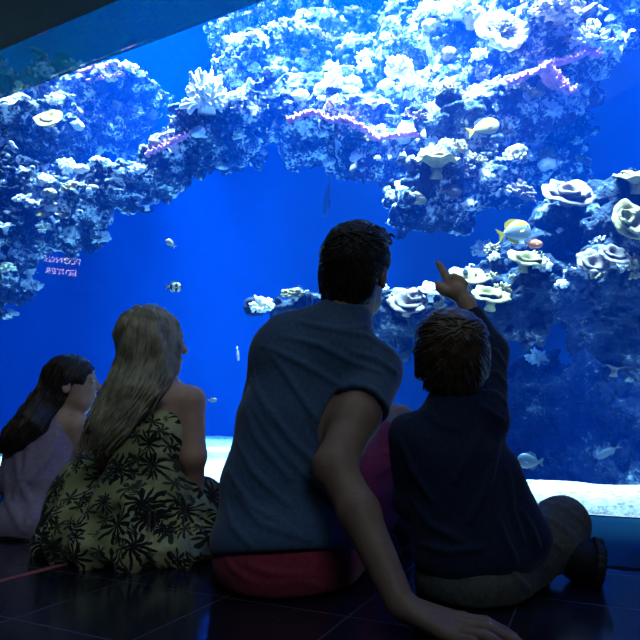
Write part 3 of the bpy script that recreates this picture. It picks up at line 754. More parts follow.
# ================================================================= MAN
def man():
    base = FLOOR(290, 603); base[1] = 1.38; base[2] = 0
    Sh = W(374, 374, 1.42); Elb = W(335, 466, 1.25); Wr = W(400, 603, 1.10)
    b = S()
    hc = W(357, 271, 1.43); Fw = (math.sin(.42), math.cos(.42), .20); Up = (.06, -.22, 1)
    L, M = head_ops(b, hc, Fw, Up, 1.0)
    b.chain([W(338, 340, 1.42), W(348, 312, 1.42), W(354, 285, 1.425)], [.075, .058, .056], .03)
    b.add(EL(W(284, 552, 1.39), (.15, .115, .11)), .04)
    b.add(EL(W(286, 490, 1.41), (.14, .095, .13)), .05)
    b.add(EL(W(306, 420, 1.42), (.155, .10, .14)), .05)
    b.chain([W(276, 350, 1.42), W(330, 346, 1.41), Sh], [.05, .07, .058], .05)
    # right arm braced on the floor
    mid = (Elb*.62+Wr*.38)+np.array((.004, 0, 0))
    b.chain([Sh, (Sh+Elb)/2, Elb], [.055, .052, .045], .03)
    b.chain([Elb, mid, Wr], [.043, .041, .028], .02)
    b.add(RC(Elb+(-.022, -.01, .004), Elb+(-.022, -.008, -.012), .022, .022), .018)
    # right hand: palm on the tiles, fingers spread to the right
    pw = Wr+(.012, -.008, -.008)
    kn = [(.252, 1.072, .030), (.247, 1.046, .031), (.236, 1.021, .028), (.219, .999, .024)]
    tip = [(.335, 1.048, .010), (.338, 1.005, .010), (.315, .966, .010), (.275, .952, .010)]
    for i in range(4):
        k = np.array(kn[i]); t = np.array(tip[i]); r = (.0105, .011, .0105, .009)[i]
        b.add(RC(pw+(0, .012-.008*i, 0), k, .019, r+.003), .012)
        m1 = k*.55+t*.45+(0, 0, .010); m2 = k*.22+t*.78+(0, 0, .004)
        b.chain([k, m1, m2, t], [r+.002, r, r-.0008, r-.002], .004)
        b.add(EL(k+(0, 0, .004), (.012, .010, .010)), .006)
    b.chain([pw+(0, .018, -.006), (.205, 1.118, .022), (.240, 1.125, .015), (.262, 1.118, .011)], [.02, .014, .012, .009], .01)
    # left arm reaching forward to the knee
    le = W(258, 440, 1.62); lw = W(268, 470, 1.80)
    b.chain([W(276, 352, 1.43), le, lw], [.05, .042, .03], .02)
    lk = W(258, 492, 1.84)
    for i in range(4):
        o = lw+(.024*(i-1.5), .05, -.01); b.chain([lw+(.012*(i-1.5), .01, 0), o, o+(.003*(i-1.5), .03, -.02), o+(.003*(i-1.5), .04, -.045)], [.016, .010, .009, .008], .006)
    b.chain([lw+(.02, .01, 0), lw+(.055, .03, -.012), lw+(.06, .055, -.02)], [.016, .012, .009], .008)
    # legs
    rk = W(397, 424, 1.74); ra = W(397, 540, 1.80); ra[2] = .085
    b.chain([W(318, 562, 1.45), rk], [.085, .058], .03)
    b.chain([rk, rk*.6+ra*.4+(0, -.015, 0), ra], [.056, .055, .036], .02)
    lkn = W(252, 480, 1.80); la = np.array((.03, 1.66, .06))
    b.chain([W(255, 562, 1.46), lkn, la], [.085, .058, .036], .03)
    b.chain([ra, ra+(.03, .10, -.045)], [.036, .03], .02); b.chain([la, la+(.13, .02, -.02)], [.036, .026], .02)
    body = solid('person', b, (-.35, .85, -.02), (.45, 2.02, 1.0), .0042, M_skin_man, None, base)
    tag(body, 'man in blue t-shirt and raspberry shorts sitting on floor, leaning on one arm', 'person')
    eyes(L, .97, body, base)
    # hair
    h = S()
    h.add(EL(L(-.004, -.010, .034), np.array((.090, .108, .096)), M), 0)
    h.add(EL(L(-.004, -.060, -.035), np.array((.076, .045, .085)), M), .03)
    h.add(EL(L(.0, .045, .095), np.array((.062, .055, .034))*.97, M), .03)
    h.add(EL(L(.03, .085, .085), np.array((.035, .032, .022))*.97, M), .02)
    h.sub(EL(L(0, .125, -.035), np.array((.085, .10, .085))*.97, M), .012)
    h.sub(EL(L(.088, .0, -.03), np.array((.02, .032, .05))*.97, M), .008); h.sub(EL(L(-.088, .0, -.03), np.array((.02, .032, .05))*.97, M), .008)
    h.cut(PLANE(L(0, -.06, -.108), -M[2]+M[1]*.25), .012)
    h.push(lambda P: .004*vnoise(P*(1, 1, .5), 95, 1)+.003*vnoise(P, 45, 2))
    hair = solid('hair', h, hc-.18, hc+.19, .004, M_hair_dark, body, base, .01)
    tb = TB(); paths = []
    for i in range(230):
        a = RNG.uniform(-1, 1)*(1.35 if i < 150 else 3.14); u0 = 352+RNG.normal(0, 7); v0 = 240+RNG.normal(0, 5)
        ln = RNG.uniform(25, 52); t = np.linspace(0, 1, 9)[:, None]; r0 = RNG.uniform(0, 30)
        d = np.array((math.sin(a), math.cos(a)))
        paths.append(np.array((u0, v0))+d*(r0+ln*t)+np.array((.6*math.sin(i), 0))*t**2*8)
    strands(tb, h, paths, 1.1, 1.6, .0035, .0015)
    for i in range(30):        # tousled ends along the top and the forelock
        x = RNG.uniform(-.04, .055); y = RNG.uniform(-.02, .11); p0 = L(x, y, .1+.016*(1-((y-.03)/.09)**2))
        d = M[0]*RNG.uniform(-.2, .8)+M[1]*RNG.uniform(.2, 1)+M[2]*RNG.uniform(.1, .45)
        d /= np.linalg.norm(d); ln = RNG.uniform(.02, .04); t = np.linspace(0, 1, 6)
        tb.tube([p0+d*ln*q-M[2]*.012*q*q*1.6 for q in t], [.006, .0058, .005, .004, .0028, .001], 5, .6)
    lo = tb.add('hair_locks', M_hair_dark, hair, base)
    # t-shirt
    s = S()
    s.add(EL(W(283, 540, 1.385), (.172, .13, .105)), 0)
    s.add(EL(W(284, 488, 1.41), (.158, .112, .145)), .05)
    s.add(EL(W(304, 422, 1.425), (.172, .118, .15)), .06)
    s.add(EL(W(318, 368, 1.425), (.165, .10, .10)), .05)
    s.chain([W(277, 352, 1.42), W(335, 348, 1.41), W(374, 370, 1.42)], [.062, .08, .07], .04)
    s.chain([W(335, 340, 1.41), W(347, 318, 1.415)], [.075, .066], .03)
    s.add(RC(W(285, 336, 1.42), W(326, 321, 1.42), .058, .052), .03)
    s.chain([W(374, 370, 1.42), W(362, 404, 1.355)], [.068, .071], .02)
    s.chain([W(277, 352, 1.42), W(262, 415, 1.56)], [.062, .066], .03)
    ad = (Elb-Sh)/np.linalg.norm(Elb-Sh)
    # cut the sleeve mouth only: remove what lies past the hem plane near the arm
    hemp = Sh+(Elb-Sh)*.40
    hp, tube_ = PLANE(hemp, ad), RC(hemp+ad*.02, hemp+ad*.09, .074, .072)
    s.sub(lambda P: np.maximum(-hp(P), tube_(P)), .004)
    hemb = W(270, 560, 1.30)
    s.cut(PLANE(W(280, 551, 1.27), (.05, -.25, -1)), .008)
    nb = W(348, 309, 1.415); nd = (nb-W(342, 335, 1.41)); nd /= np.linalg.norm(nd)
    s.sub(RC(nb+nd*.012+(0, .01, 0), nb+nd*.2, .064, .07), .006)
    st = [[(247, 372), (262, 400), (292, 440), (330, 478)], [(240, 395), (258, 440), (290, 478)], [(232, 430), (252, 470), (288, 505)],
          [(228, 470), (250, 505), (292, 530)], [(236, 492), (262, 524), (310, 540)], [(268, 350), (285, 372), (300, 395), (318, 420), .8],
          [(280, 335), (320, 345), (352, 362), (380, 372)], [(262, 345), (300, 362), (345, 388), .9], [(330, 328), (365, 335), (392, 352)],
          [(300, 322), (340, 330), (375, 325), .8], [(352, 352), (376, 358), (397, 372), .8], [(345, 378), (335, 400), (322, 432), .7],
          [(252, 360), (256, 385), (270, 420), .7], [(225, 500), (232, 525), (250, 545), .8], [(275, 440), (300, 470), (335, 505), .6],
          [(255, 410), (282, 452), (318, 488), .5], [(300, 405), (318, 445), (330, 490), -.6], [(365, 385), (378, 392), (384, 404), .6]]
    s.push(creases(s, st, 1.0, 1.6, .0125, .0065))
    s.push(lambda P: .003*vnoise(P*(1, 1, .6), 14, 4))
    tee = solid('t_shirt', s, (-.32, 1.1, -.02), (.42, 1.85, .85), .0045, M_tee, body, base, .02)
    # hem and sleeve seams
    # shorts
    q = S()
    q.add(EL(W(284, 556, 1.395), (.168, .128, .115)), 0)
    q.chain([W(318, 560, 1.45), W(388, 444, 1.68)], [.105, .080], .03)
    q.add(RC(W(350, 535, 1.50), W(385, 490, 1.62), .075, .07), .05)
    q.chain([W(255, 560, 1.46), W(254, 495, 1.74)], [.10, .082], .03)
    kd = rk-W(318, 560, 1.45); kd /= np.linalg.norm(kd)
    q.sub(lambda P: np.maximum(-PLANE(W(391, 440, 1.69), kd)(P), RC(W(391, 440, 1.69), rk+kd*.1, .11, .11)(P)), .004)
    q.cut(PLANE((0, 0, .004), (0, 0, -1)), .01)
    stq = [[(366, 458), (385, 452), (402, 462)], [(370, 480), (390, 468), (405, 480)], [(372, 500), (388, 490), (402, 505)], [(376, 520), (388, 500), (394, 480)],
           [(222, 552), (232, 568), (250, 580)], [(240, 562), (270, 572), (310, 575)], [(262, 585), (300, 580), (335, 590), .7]]
    q.push(creases(q, stq, 1.0, 1.9, .007, .008)); q.push(lambda P: .003*vnoise(P, 16, 5))
    solid('shorts', q, (-.36, 1.15, -.02), (.42, 1.95, .46), .0048, M_red, body, base, .015)
    # shoes
    for nm, (ak, d) in enumerate(((ra, (.10, 1, 0)), (la, (1, .12, 0)))):
        d = np.array(d, float); d /= np.linalg.norm(d); a0 = np.array((ak[0], ak[1], 0.0))
        z = S(); z.chain([a0+(0, 0, .05)-d*.045, a0+(0, 0, .045)+d*.06, a0+(0, 0, .034)+d*.16], [.042, .046, .036], .02)
        z.add(RC(a0+(0, 0, .055)-d*.02, a0+(0, 0, .1)-d*.015, .044, .042), .02); z.cut(PLANE((0, 0, .118), (0, 0, 1)), .006); z.cut(PLANE((0, 0, .016), (0, 0, -1)), .004)
        so = S(); so.chain([a0+(0, 0, .012)-d*.045, a0+(0, 0, .012)+d*.06, a0+(0, 0, .012)+d*.165], [.044, .049, .039], .02)
        so.cut(PLANE((0, 0, .022), (0, 0, 1)), .003); so.cut(PLANE((0, 0, .006), (0, 0, -1)), .003)
        sh = solid('shoe', z, a0-(.3, .3, .02), a0+(.3, .3, .16), .005, M_shoe, body, base)
        solid('shoe_sole', so, a0-(.3, .3, .02), a0+(.3, .3, .06), .005, M_sole, sh, base)
man()

# ================================================================= BOY
def boy():
    base = np.array((.36, 1.31, 0.0))
    b = S(); hc = W(451, 356, 1.33); Fw = (-.05, 1, .30); Up = (.03, -.3, 1)
    L, M = head_ops(b, hc, Fw, Up, .90)
    Sr = W(485, 418, 1.335); Er = W(490, 352, 1.43); Wr = W(466, 303, 1.47)
    b.chain([W(450, 425, 1.33), W(452, 385, 1.33)], [.05, .042], .03)
    b.add(EL(W(472, 572, 1.32), (.11, .09, .085)), .03); b.add(EL(W(462, 520, 1.325), (.10, .075, .09)), .04)
    b.add(EL(W(452, 462, 1.325), (.105, .07, .10)), .04)
    b.chain([W(410, 434, 1.33), W(450, 424, 1.33), Sr], [.036, .045, .04], .04)
    b.chain([Sr, Er, Wr], [.038, .032, .0215], .02)
    ax = (Wr-Er)/np.linalg.norm(Wr-Er)
    H = lambda u, v, dy=0: W(u, v, 1.475+dy)
    b.chain([Wr, H(457, 290)], [.022, .022], .015)
    b.chain([H(457, 292), H(450, 282, .01)], [.024, .016], .01)
    b.chain([H(449, 283, .01), H(444, 273, .02), H(440, 266, .03), H(437.5, 262.5, .035)], [.0135, .0105, .009, .0065], .006)      # index
    for i, (u0, v0, u1, v1) in enumerate(((454, 278, 459, 279), (459.5, 280.5, 462.5, 282), (463, 284, 464, 287))):             # curled
        k0 = H(u0, v0, .0); k1 = H(u1, v1, .035)
        b.chain([H(457, 290), k0, k0+(.002, .028, .002), k1+(.0, .02, -.014), k1+(-.006, -.012, -.016)], [.016, .0125, .0112, .0105, .009], .005)
    b.chain([H(452, 293, -.002), H(444, 291, .0), H(440, 287.5, .006), H(437.5, 283.5, .01)], [.016, .0125, .0115, .0085], .008)   # thumb
    le = W(412, 500, 1.36); lw = W(430, 530, 1.50)
    b.chain([W(410, 436, 1.33), le, lw], [.036, .031, .022], .02)
    for i in range(4):
        o = lw+(.045+.004*i, .02+.016*(i-1.5), -.004); b.chain([lw+(.01, .008*(i-1.5), 0), o, o+(.028, .0, -.008), o+(.042, -.002, -.02)], [.013, .0085, .0078, .0065], .005)
    b.chain([lw+(.0, .02, .0), lw+(.03, .05, .0), lw+(.05, .055, -.006)], [.013, .010, .008], .006)
    rk = W(562, 521, 1.50); ra = np.array((.575, 1.41, .06))
    b.chain([W(500, 580, 1.36), rk, ra], [.062, .045, .03], .03)
    lk = W(438, 540, 1.60); la = np.array((.48, 1.56, .05))
    b.chain([W(450, 580, 1.36), lk, la], [.062, .045, .03], .03)
    b.chain([ra, ra+(.10, .07, -.02)], [.03, .024], .02); b.chain([la, la+(.10, .05, -.012)], [.03, .024], .02)
    body = solid('person', b, (.1, 1.1, -.02), (.8, 1.8, .85), .0042, M_skin_kid, None, base)
    tag(body, 'boy in navy top sitting on floor, pointing up at the reef', 'person')
    eyes(L, .9, body, base)
    h = S(); k = .90
    h.add(EL(L(-.004, -.010, .036), np.array((.096, .110, .096))*k, M), 0)
    h.add(EL(L(0, -.055, -.03), np.array((.076, .052, .075))*k, M), .03)
    h.add(EL(L(.07, -.01, -.015), np.array((.022, .05, .05))*k, M), .02); h.add(EL(L(-.078, -.01, -.015), np.array((.022, .05, .05))*k, M), .02)
    h.sub(EL(L(0, .135, -.04), np.array((.085, .09, .095))*k, M), .012)
    h.cut(PLANE(L(0, -.05, -.092), -M[2]+M[1]*.2), .012)
    h.push(lambda P: .0035*vnoise(P*(1, 1, .45), 100, 1)+.003*vnoise(P, 40, 2))
    hair = solid('hair', h, hc-.17, hc+.17, .004, M_hair_brown, body, base, .01)
    tb = TB(); paths = []
    for i in range(220):
        a = RNG.uniform(-1, 1)*2.2; u0 = 462+RNG.normal(0, 4); v0 = 330+RNG.normal(0, 4); r0 = abs(RNG.normal(0, 24)); ln = RNG.uniform(22, 45)
        t = np.linspace(0, 1, 10)[:, None]; d = np.array((math.sin(a), math.cos(a)))
        p = np.array((u0, v0))+d*(r0+ln*t); p[:, 1] += (t[:, 0]**2)*12*abs(math.sin(a)); p[:, 0] += 3*math.sin(i*1.7)*t[:, 0]
        paths.append(p)
    strands(tb, h, paths, 1.05, 1.5, .0034, .0015)
    for i in range(34):       # ragged ends over the nape and above the ears
        x = -1+2*i/33; p0 = L(x*.07, -.07+.05*x*x, -.06); d = -M[2]+M[0]*x*.25+M[1]*RNG.uniform(-.15, .1)
        t = np.linspace(0, 1, 5); ln = RNG.uniform(.02, .045)
        tb.tube([p0+d*ln*q for q in t], [.005, .0048, .004, .0028, .0008], 5, .6)
    tb.add('hair_locks', M_hair_brown, hair, base)
    s = S()
    s.add(EL(W(470, 556, 1.325), (.128, .105, .085)), 0); s.add(EL(W(463, 515, 1.325), (.12, .092, .10)), .05)
    s.add(EL(W(452, 462, 1.325), (.122, .088, .11)), .05)
    s.chain([W(411, 436, 1.33), W(450, 424, 1.33), Sr], [.05, .055, .05], .04)
    s.chain([W(450, 420, 1.33), W(452, 398, 1.33)], [.058, .054], .03)
    s.chain([Sr, Er, W(472, 314, 1.46)], [.050, .042, .031], .03)
    s.chain([W(411, 436, 1.33), le, W(424, 520, 1.46)], [.048, .042, .034], .02)
    s.add(RC(W(505, 470, 1.33), W(528, 535, 1.34), .03, .055), .06)
    s.sub(lambda P: np.maximum(-PLANE(W(470.5, 311.5, 1.46), ax)(P), RC(W(470, 310, 1.46), Wr+ax*.15, .06, .06)(P)), .004)
    s.cut(PLANE(W(480, 598, 1.24), (-.42, -.1, -1)), .008)
    s.sub(RC(W(452, 394, 1.33), W(453, 375, 1.33), .047, .05), .006)
    st = [[(470, 330), (490, 338)], [(476, 350), (496, 352), (505, 366)], [(480, 372), (498, 374), (506, 386)], [(482, 392), (497, 394), (506, 404)], [(474, 402), (490, 412), (503, 420)],
          [(480, 425), (470, 455), (455, 480)], [(500, 440), (490, 480), (470, 520)], [(508, 470), (512, 510), (522, 540)], [(400, 440), (412, 470), (432, 500)], [(412, 500), (430, 525), (460, 540)],
          [(420, 545), (450, 552), (480, 548)], [(498, 520), (505, 540), (515, 560)], [(425, 410), (440, 425), (460, 430), .6], [(520, 510), (532, 530), (538, 545)]]
    s.push(creases(s, st, 1.0, 1.6, .0105, .0065)); s.push(lambda P: .0025*vnoise(P, 18, 6))
    solid('sweater', s, (.1, 1.1, -.02), (.75, 1.75, .75), .0042, M_navy, body, base, .015)
    q = S()
    q.add(EL(W(474, 578, 1.325), (.125, .108, .085)), 0)
    q.chain([W(500, 580, 1.36), W(562, 523, 1.49)], [.078, .064], .03)
    q.chain([W(562, 523, 1.49), (.580, 1.425, .075)], [.062, .05], .02)
    q.chain([W(450, 580, 1.36), lk, la], [.078, .06, .045], .03)
    q.cut(PLANE((0, 0, .003), (0, 0, -1)), .008)
    st = [[(530, 512), (552, 520), (572, 535)], [(525, 522), (545, 535), (560, 548)], [(540, 502), (566, 508), (582, 522)], [(515, 545), (530, 560), (548, 566)], [(522, 532), (530, 550), (532, 575)], [(505, 560), (520, 580), (530, 590)]]
    q.push(creases(q, st, 1.0, 1.7, .007, .0075)); q.push(lambda P: .003*vnoise(P, 18, 7))
    solid('trousers', q, (.1, 1.1, -.02), (.85, 1.8, .32), .0045, M_denim, body, base, .015)
    for a0, d, up in ((np.array((.628, 1.43, .052)), np.array((.32, .95, .05)), np.array((-.92, .33, .25))), (np.array((.50, 1.565, .05)), np.array((.9, .35, 0)), np.array((0, 0, 1.)))):
        d = d/np.linalg.norm(d); up = up/np.linalg.norm(up); sd = np.cross(d, up)
        z = S(); z.chain([a0-d*.03, a0+d*.04, a0+d*.075-up*.006], [.047, .046, .040], .02)
        z.add(RC(a0-d*.03, a0-d*.035+up*.03, .04, .036), .02); z.cut(PLANE(a0-up*.026, -up), .005); z.cut(PLANE((0, 0, .004), (0, 0, -1)), .004)
        so = S(); so.chain([a0-d*.03-up*.032, a0+d*.04-up*.032, a0+d*.078-up*.032], [.049, .048, .042], .02)
        so.cut(PLANE(a0-up*.025, up), .003); so.cut(PLANE(a0-up*.044, -up), .003); so.cut(PLANE((0, 0, .003), (0, 0, -1)), .003)
        so.push(lambda P, d=d: np.where(np.sin((P@d)*520) > 0, .0018, -.0012))
        sh = solid('shoe', z, a0-.16, a0+.18, .004, M_shoe, body, base)
        solid('shoe_sole', so, a0-.16, a0+.18, .0035, M_sole, sh, base)
boy()

# ================================================================= OLDER GIRL
def girl():
    base = np.array((-.52, 1.68, 0.0)); Y = 1.66
    b = S(); hc = W(152, 343, Y); Fw = (.74, .62, .10); Up = (-.02, -.05, 1)
    L, M = head_ops(b, hc, Fw, Up, .93)
    b.chain([W(152, 400, Y), W(151, 366, Y)], [.055, .042], .03)
    b.add(EL(W(150, 540, Y+.02), (.14, .12, .10)), .03); b.add(EL(W(146, 475, Y), (.088, .070, .11)), .04)
    b.add(EL(W(150, 424, Y), (.106, .070, .11)), .04)
    b.chain([W(115, 402, Y+.01), W(152, 392, Y), W(190, 400, Y)], [.038, .05, .041], .04)
    Er = W(193, 456, Y+.0); Wr = W(194, 508, Y+.10)
    b.chain([W(191, 402, Y), Er, Wr], [.041, .0365, .024], .02)
    for i in range(4):
        o = Wr+(.02*(i-1.5), .06, -.012); b.chain([Wr+(.010*(i-1.5), .01, 0), o, o+(.002*(i-1.5), .028, -.006), o+(.002*(i-1.5), .045, -.016)], [.014, .009, .008, .0068], .005)
    b.chain([Wr+(-.012, .01, 0), Wr+(-.04, .035, -.008), Wr+(-.045, .055, -.012)], [.014, .010, .008], .006)
    le = W(108, 460, Y+.08); lw = W(125, 500, Y+.22)
    b.chain([W(115, 404, Y+.01), le, lw], [.038, .034, .024], .02)
    for i in range(4):
        o = lw+(.018*(i-1.5)+.02, .05, -.012); b.chain([lw+(.009*(i-1.5), .01, 0), o, o+(.004, .026, -.006), o+(.006, .042, -.016)], [.014, .009, .008, .0068], .005)
    b.chain([lw+(.012, .005, 0), lw+(.045, .02, -.008), lw+(.055, .04, -.012)], [.014, .010, .008], .006)
    for sx in (-1, 1):
        hp = W(150, 545, Y+.03)+(.07*sx, .02, 0); kn = hp+(.20*sx, .22, .02); an = np.array((base[0]-.09*sx, hp[1]+.30, .05))
        b.chain([hp, kn, an], [.075, .052, .034], .03); b.chain([an, an+(-.10*sx, .02, -.015)], [.034, .022], .02)
    body = solid('person', b, (-1.0, 1.45, -.02), (-.1, 2.25, .85), .0046, M_skin_kid, None, base)
    tag(body, 'girl with long blond hair in strapless palm-print dress sitting on the floor', 'person')
    eyes(L, .93, body, base)
    # dress: strapless bodice, gathered waist, wide spread skirt
    s = S()
    s.add(EL(W(148, 432, Y), (.117, .09, .115)), 0); s.add(EL(W(146, 474, Y), (.104, .090, .10)), .04)
    s.cut(PLANE(W(155, 406, Y-.09), (.06, .0, 1)), .006)
    k = S()
    k.add(EL(W(146, 500, Y+.02), (.16, .15, .10)), 0)
    k.add(EL(W(142, 540, Y+.03), (.22, .17, .115)), .05)
    k.add(EL(W(95, 530, Y+.06), (.135, .14, .10)), .05); k.add(EL(W(68, 542, Y+.11), (.085, .10, .065)), .05)
    k.add(EL(W(190, 535, Y+.08), (.10, .15, .10)), .05); k.add(EL(W(205, 545, Y+.06), (.05, .09, .085)), .04)
    k.add(EL(W(205, 520, Y+.18), (.09, .12, .13)), .04); k.add(EL(W(85, 500, Y+.12), (.10, .10, .14)), .05)
    s.add(k, .045); s.cut(PLANE((0, 0, .003), (0, 0, -1)), .012)
    st = [[(148, 478), (135, 505), (112, 535), (105, 560)], [(155, 480), (160, 510), (155, 560)], [(142, 482), (118, 500), (85, 515), (60, 530)], [(160, 480), (180, 498), (192, 512)],
          [(150, 490), (140, 530), (135, 568)], [(165, 490), (178, 525), (182, 560)], [(120, 490), (92, 510), (65, 548)], [(178, 505), (196, 530), (205, 556)], [(100, 540), (120, 535), (132, 515)],
          [(70, 545), (95, 548), (110, 560)], [(128, 545), (150, 552), (172, 548)], [(176, 540), (192, 520), (200, 505)], [(130, 430), (150, 436), (170, 432), .6], [(132, 450), (150, 456), (168, 452), .6], [(132, 464), (150, 470), (166, 466), .6],
          [(50, 545), (62, 530), (80, 510)], [(196, 560), (206, 540), (212, 520)], [(162, 470), (172, 484), (188, 494), .8]]
    s.push(creases(s, st, 1.1, 2.0, .022, .013))
    def pleats(P):
        a = np.arctan2(P[:, 0]-base[0], -(P[:, 1]-Y-.03)); lo_ = np.clip((.24-P[:, 2])/.12, 0, 1)
        w = a*9+2.2*vnoise(P, 5, 21); return lo_*(.011*np.sin(w)+.006*np.sin(w*2.3+1))
    s.push(pleats); s.push(lambda P: .006*vnoise(P, 11, 8)+.003*vnoise(P, 24, 9))
    dress = solid('dress', s, (-1.05, 1.38, -.02), (-.18, 2.15, .52), .005, M_palm, body, base, .03)
    # hair
    h = S(); k = .93
    h.add(EL(L(0, -.012, .034), np.array((.086, .104, .090))*k, M), 0)
    h.add(EL(W(149, 352, Y-.02), (.082, .075, .10)), .04)
    h.add(EL(W(141, 378, Y-.04), (.085, .05, .09)), .04)
    h.chain([W(128, 395, Y-.055), W(112, 425, Y-.065), W(96, 452, Y-.06)], [.065, .06, .025], .04)
    h.chain([W(143, 386, Y-.055), W(130, 406, Y-.07), W(112, 432, Y-.075)], [.045, .038, .02], .04)
    h.sub(EL(L(-.01, .125, -.05), np.array((.082, .085, .12))*k, M), .012)
    h.push(lambda P: .005*vnoise(P*(1, 1, .22), 80, 1)+.003*vnoise(P*(1, 1, .3), 160, 2))
    hair = solid('hair', h, W(112, 400, Y)-(.25, .2, .25), W(152, 350, Y)+(.2, .2, .2), .0045, M_hair_blond, body, base, .015)
    tb = TB(); paths = []
    rows = [(140, 160, 304), (127, 176, 325), (119, 182, 350), (110, 175, 375), (98, 160, 398), (86, 140, 420), (76, 120, 440), (72, 104, 456)]
    for i in range(260):
        kx = RNG.uniform(0.0, 1.0); t0 = RNG.uniform(0, .55) if i % 3 else 0.0; t1 = min(1, t0+RNG.uniform(.35, .7)); t = np.linspace(t0, t1, 16)
        p = rail(rows, t, kx); p[:, 0] += 3.4*np.sin(t*RNG.uniform(6, 15)+RNG.uniform(0, 6))*t; paths.append(p)
    strands(tb, h, paths, 1.3, 1.9, .0042, .002)
    for i in range(80):       # free wavy ends over the bare back and the dress
        kx = RNG.uniform(0, 1); t0 = RNG.uniform(.5, .76); t = np.linspace(t0, t0+RNG.uniform(.2, .32), 12)
        p = rail(rows, np.clip(t, 0, 1), kx); ph = RNG.uniform(0, 6)
        q = []
        for j, (u, v) in enumerate(p):
            w = j/11; q.append(W(u+4*math.sin(ph+w*5)*w+4*w, v, Y-.118+.02*math.sin(kx*3)+.01*math.sin(ph+3*w)+.015*w))
        tb.tube(q, [.0042*(1-.75*(j/11)**1.5) for j in range(12)], 5, .7)
    tb.add('hair_locks', M_hair_blond, hair, base)
girl()

# ================================================================= LITTLE GIRL
def little():
    base = np.array((-.90, 2.04, 0.0)); Y = 2.03
    b = S(); hc = W(72, 384, Y); Fw = (.95, .28, .06); Up = (.05, 0, 1)
    L, M = head_ops(b, hc, Fw, Up, .86)
    b.chain([W(57, 420, Y), W(67, 400, Y)], [.045, .038], .03)
    b.add(EL(W(40, 525, Y+.0), (.14, .11, .09)), .03); b.add(EL(W(40, 470, Y), (.105, .075, .11)), .04)
    b.add(EL(W(46, 440, Y), (.11, .07, .09)), .04)
    b.chain([W(20, 432, Y), W(52, 420, Y), W(76, 424, Y-.01)], [.034, .042, .036], .04)
    Er = W(88, 482, Y+.03); Wr = W(105, 510, Y+.14)
    b.chain([W(77, 427, Y-.01), Er, Wr], [.036, .031, .022], .02)
    le = W(8, 485, Y+.08); lw = W(30, 510, Y+.22)
    b.chain([W(20, 434, Y), le, lw], [.035, .031, .022], .02)
    for w_ in (Wr, lw):
        for i in range(4):
            o = w_+(.016*(i-1.5), .05, -.01); b.chain([w_+(.008*(i-1.5), .01, 0), o, o+(0, .024, -.006), o+(0, .038, -.015)], [.012, .0085, .0075, .0065], .005)
        b.chain([w_+(-.01, .005, 0), w_+(-.035, .03, -.006), w_+(-.04, .048, -.01)], [.012, .009, .0075], .006)
    for sx in (-1, 1):
        hp = W(40, 530, Y+.02)+(.06*sx, .02, 0); kn = hp+((.03 if sx > 0 else -.16), .2, .03); an = np.array((base[0]-.06*sx, hp[1]+.25, .045))
        b.chain([hp, kn, an], [.06, .045, .03], .03); b.chain([an, an+(-.09*sx, .02, -.012)], [.03, .02], .02)
    body = solid('person', b, (-1.3, 1.75, -.02), (-.45, 2.5, .75), .0046, M_skin_kid, None, base)
    tag(body, 'small dark-haired girl in lilac tank top sitting at far left, face turned right', 'person')
    eyes(L, .86, body, base)
    s = S()
    s.add(EL(W(40, 520, Y+.0), (.152, .122, .10)), 0); s.add(EL(W(38, 472, Y), (.127, .094, .12)), .05); s.add(EL(W(44, 442, Y), (.126, .084, .10)), .05)
    s.chain([W(22, 428, Y), W(50, 417, Y), W(72, 418, Y)], [.045, .052, .042], .04)
    s.sub(RC(W(84, 431, Y-.03), W(108, 440, Y-.03), .034, .05), .006)
    s.sub(RC(W(6, 434, Y), W(-20, 445, Y), .036, .06), .006)
    s.sub(RC(W(68, 407, Y), W(70, 390, Y), .052, .055), .006)
    s.cut(PLANE(W(40, 540, Y-.1), (0, 0, -1)), .008)
    st = [[(60, 428), (50, 455), (30, 480)], [(72, 450), (60, 480), (45, 505)], [(15, 445), (20, 480), (35, 510)], [(75, 465), (70, 490), (60, 520)], [(5, 470), (8, 500), (20, 525)], [(30, 440), (26, 470), (14, 500)], [(50, 480), (35, 505), (25, 530)]]
    s.push(creases(s, st, 1.4, 2.3, .015, .011)); s.push(lambda P: .0035*vnoise(P, 15, 11))
    solid('tank_top', s, (-1.35, 1.72, -.02), (-.5, 2.3, .56), .005, M_lilac, body, base, .02)
    q = S(); q.add(EL(W(40, 534, Y+.01), (.15, .125, .085)), 0)
    for sx in (-1, 1):
        hp = W(40, 530, Y+.02)+(.06*sx, .02, 0); kn = hp+((.03 if sx > 0 else -.16), .2, .03); q.chain([hp, hp*.2+kn*.8], [.072, .062], .03)
    q.cut(PLANE((0, 0, .003), (0, 0, -1)), .008); q.push(lambda P: .003*vnoise(P, 18, 12))
    solid('shorts', q, (-1.35, 1.72, -.02), (-.45, 2.35, .3), .006, M_mauve, body, base, .01)
    h = S(); k = .86
    h.add(EL(L(0, -.012, .034), np.array((.087, .106, .092))*k, M), 0)
    h.add(EL(L(0, -.06, -.04), np.array((.072, .055, .085))*k, M), .03)
    h.chain([W(44, 405, Y-.01), W(31, 424, Y-.075), W(14, 437, Y-.10), W(2, 450, Y-.10)], [.062, .05, .034, .014], .04)
    h.sub(EL(L(0, .125, -.045), np.array((.09, .095, .105))*k, M), .012)
    h.sub(EL(L(.085, .015, -.03), np.array((.03, .04, .04))*k, M), .01)
    h.push(lambda P: .004*vnoise(P*(1, 1, .3), 90, 1)+.003*vnoise(P, 45, 2))
    hair = solid('hair', h, hc-(.3, .2, .3), hc+.17, .0045, M_hair_deep, body, base, .015)
    tb = TB(); paths = []
    rows = [(62, 88, 354), (44, 92, 366), (38, 74, 384), (31, 64, 400), (22, 54, 414), (8, 44, 428), (0, 30, 440), (-3, 16, 452)]
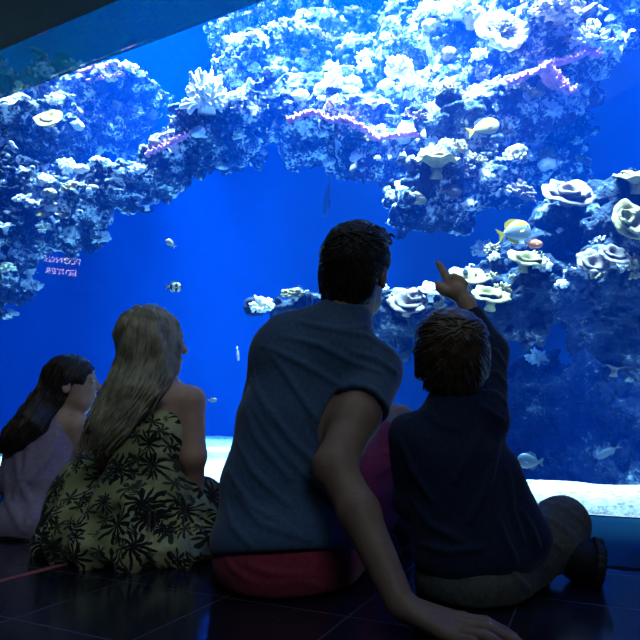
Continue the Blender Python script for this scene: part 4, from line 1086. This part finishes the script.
    for i in range(170):
        kx = RNG.uniform(0, 1); t0 = RNG.uniform(0, .6); t = np.linspace(t0, min(1, t0+RNG.uniform(.3, .6)), 14)
        p = rail(rows, t, kx); p[:, 0] += 1.5*np.sin(t*9+i)*t; paths.append(p)
    strands(tb, h, paths, 1.5, 2.3, .004, .002)
    for i in range(26):
        kx = RNG.uniform(0, 1); t = np.linspace(.66, RNG.uniform(.9, 1), 10); p = rail(rows, t, kx)
        tb.tube([W(u+1.5*math.sin(i+j*.5), v, Y-.09) for j, (u, v) in enumerate(p)], [.004*(1-.75*(j/9)**1.5) for j in range(10)], 5, .7)
    tb.add('hair_locks', M_hair_deep, hair, base)
little()
# ------------------------------------------------------------------ lit sign behind the viewer: the glass shows its faint mirror image
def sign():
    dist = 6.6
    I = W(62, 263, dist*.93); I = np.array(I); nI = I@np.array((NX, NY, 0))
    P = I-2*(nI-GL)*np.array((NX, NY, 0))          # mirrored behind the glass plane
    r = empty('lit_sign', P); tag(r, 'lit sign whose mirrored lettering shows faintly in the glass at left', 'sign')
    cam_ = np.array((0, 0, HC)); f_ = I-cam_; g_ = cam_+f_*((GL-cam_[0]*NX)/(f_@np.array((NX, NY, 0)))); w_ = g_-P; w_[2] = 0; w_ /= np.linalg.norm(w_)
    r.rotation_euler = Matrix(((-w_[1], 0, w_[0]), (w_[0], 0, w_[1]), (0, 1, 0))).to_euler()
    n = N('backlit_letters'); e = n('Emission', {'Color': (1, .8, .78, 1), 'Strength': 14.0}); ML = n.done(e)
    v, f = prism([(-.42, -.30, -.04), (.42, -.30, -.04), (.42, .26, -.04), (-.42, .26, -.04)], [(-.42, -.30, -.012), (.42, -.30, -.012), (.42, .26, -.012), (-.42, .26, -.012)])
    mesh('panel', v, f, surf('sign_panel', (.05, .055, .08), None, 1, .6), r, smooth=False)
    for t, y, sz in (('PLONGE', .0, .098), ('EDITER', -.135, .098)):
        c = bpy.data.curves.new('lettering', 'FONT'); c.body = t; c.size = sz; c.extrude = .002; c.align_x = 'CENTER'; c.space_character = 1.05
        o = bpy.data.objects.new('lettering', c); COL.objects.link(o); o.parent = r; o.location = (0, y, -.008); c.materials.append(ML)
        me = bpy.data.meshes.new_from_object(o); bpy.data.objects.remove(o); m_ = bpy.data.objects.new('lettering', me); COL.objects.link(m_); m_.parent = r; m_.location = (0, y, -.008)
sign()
K = .42
area('tank_lamp', T(-4.3, GL+1.9, 7.7), T(-4.3, GL+3.2, 1), 7, 1.0, 11000*K, (.90, .95, .96), 52)
area('tank_lamp', T(-.3, GL+.6, 7.6), T(-.3, GL+3.2, 2.6), 3.4, .6, 3500*K, (.95, .95, .9), 50)
area('tank_lamp', T(-7.0, GL+5.0, 7.8), T(-7.0, GL+5.0, 1), 17, 3, 2400*K, (.5, .80, 1), 100)
area('tank_lamp', T(1.5, GL+1.2, 7.6), T(1.5, GL+2.0, 0), 4, .8, 1500*K, (.85, .92, 1), 40)
area('added_fill', T(-.5, 1.0, 2.85), T(-.7, 1.25, 0), 3.4, 1.2, 6.0, (.62, .86, 1), 140)  # unseen overhead fill, added to graze the backs and fold ridges
area('added_fill', (.7, -1.9, 2.6), (-.75, 1.65, .4), 1.4, .8, 1.7, (.72, .88, 1), 50)  # unseen fill behind the viewer, added to brighten the girls
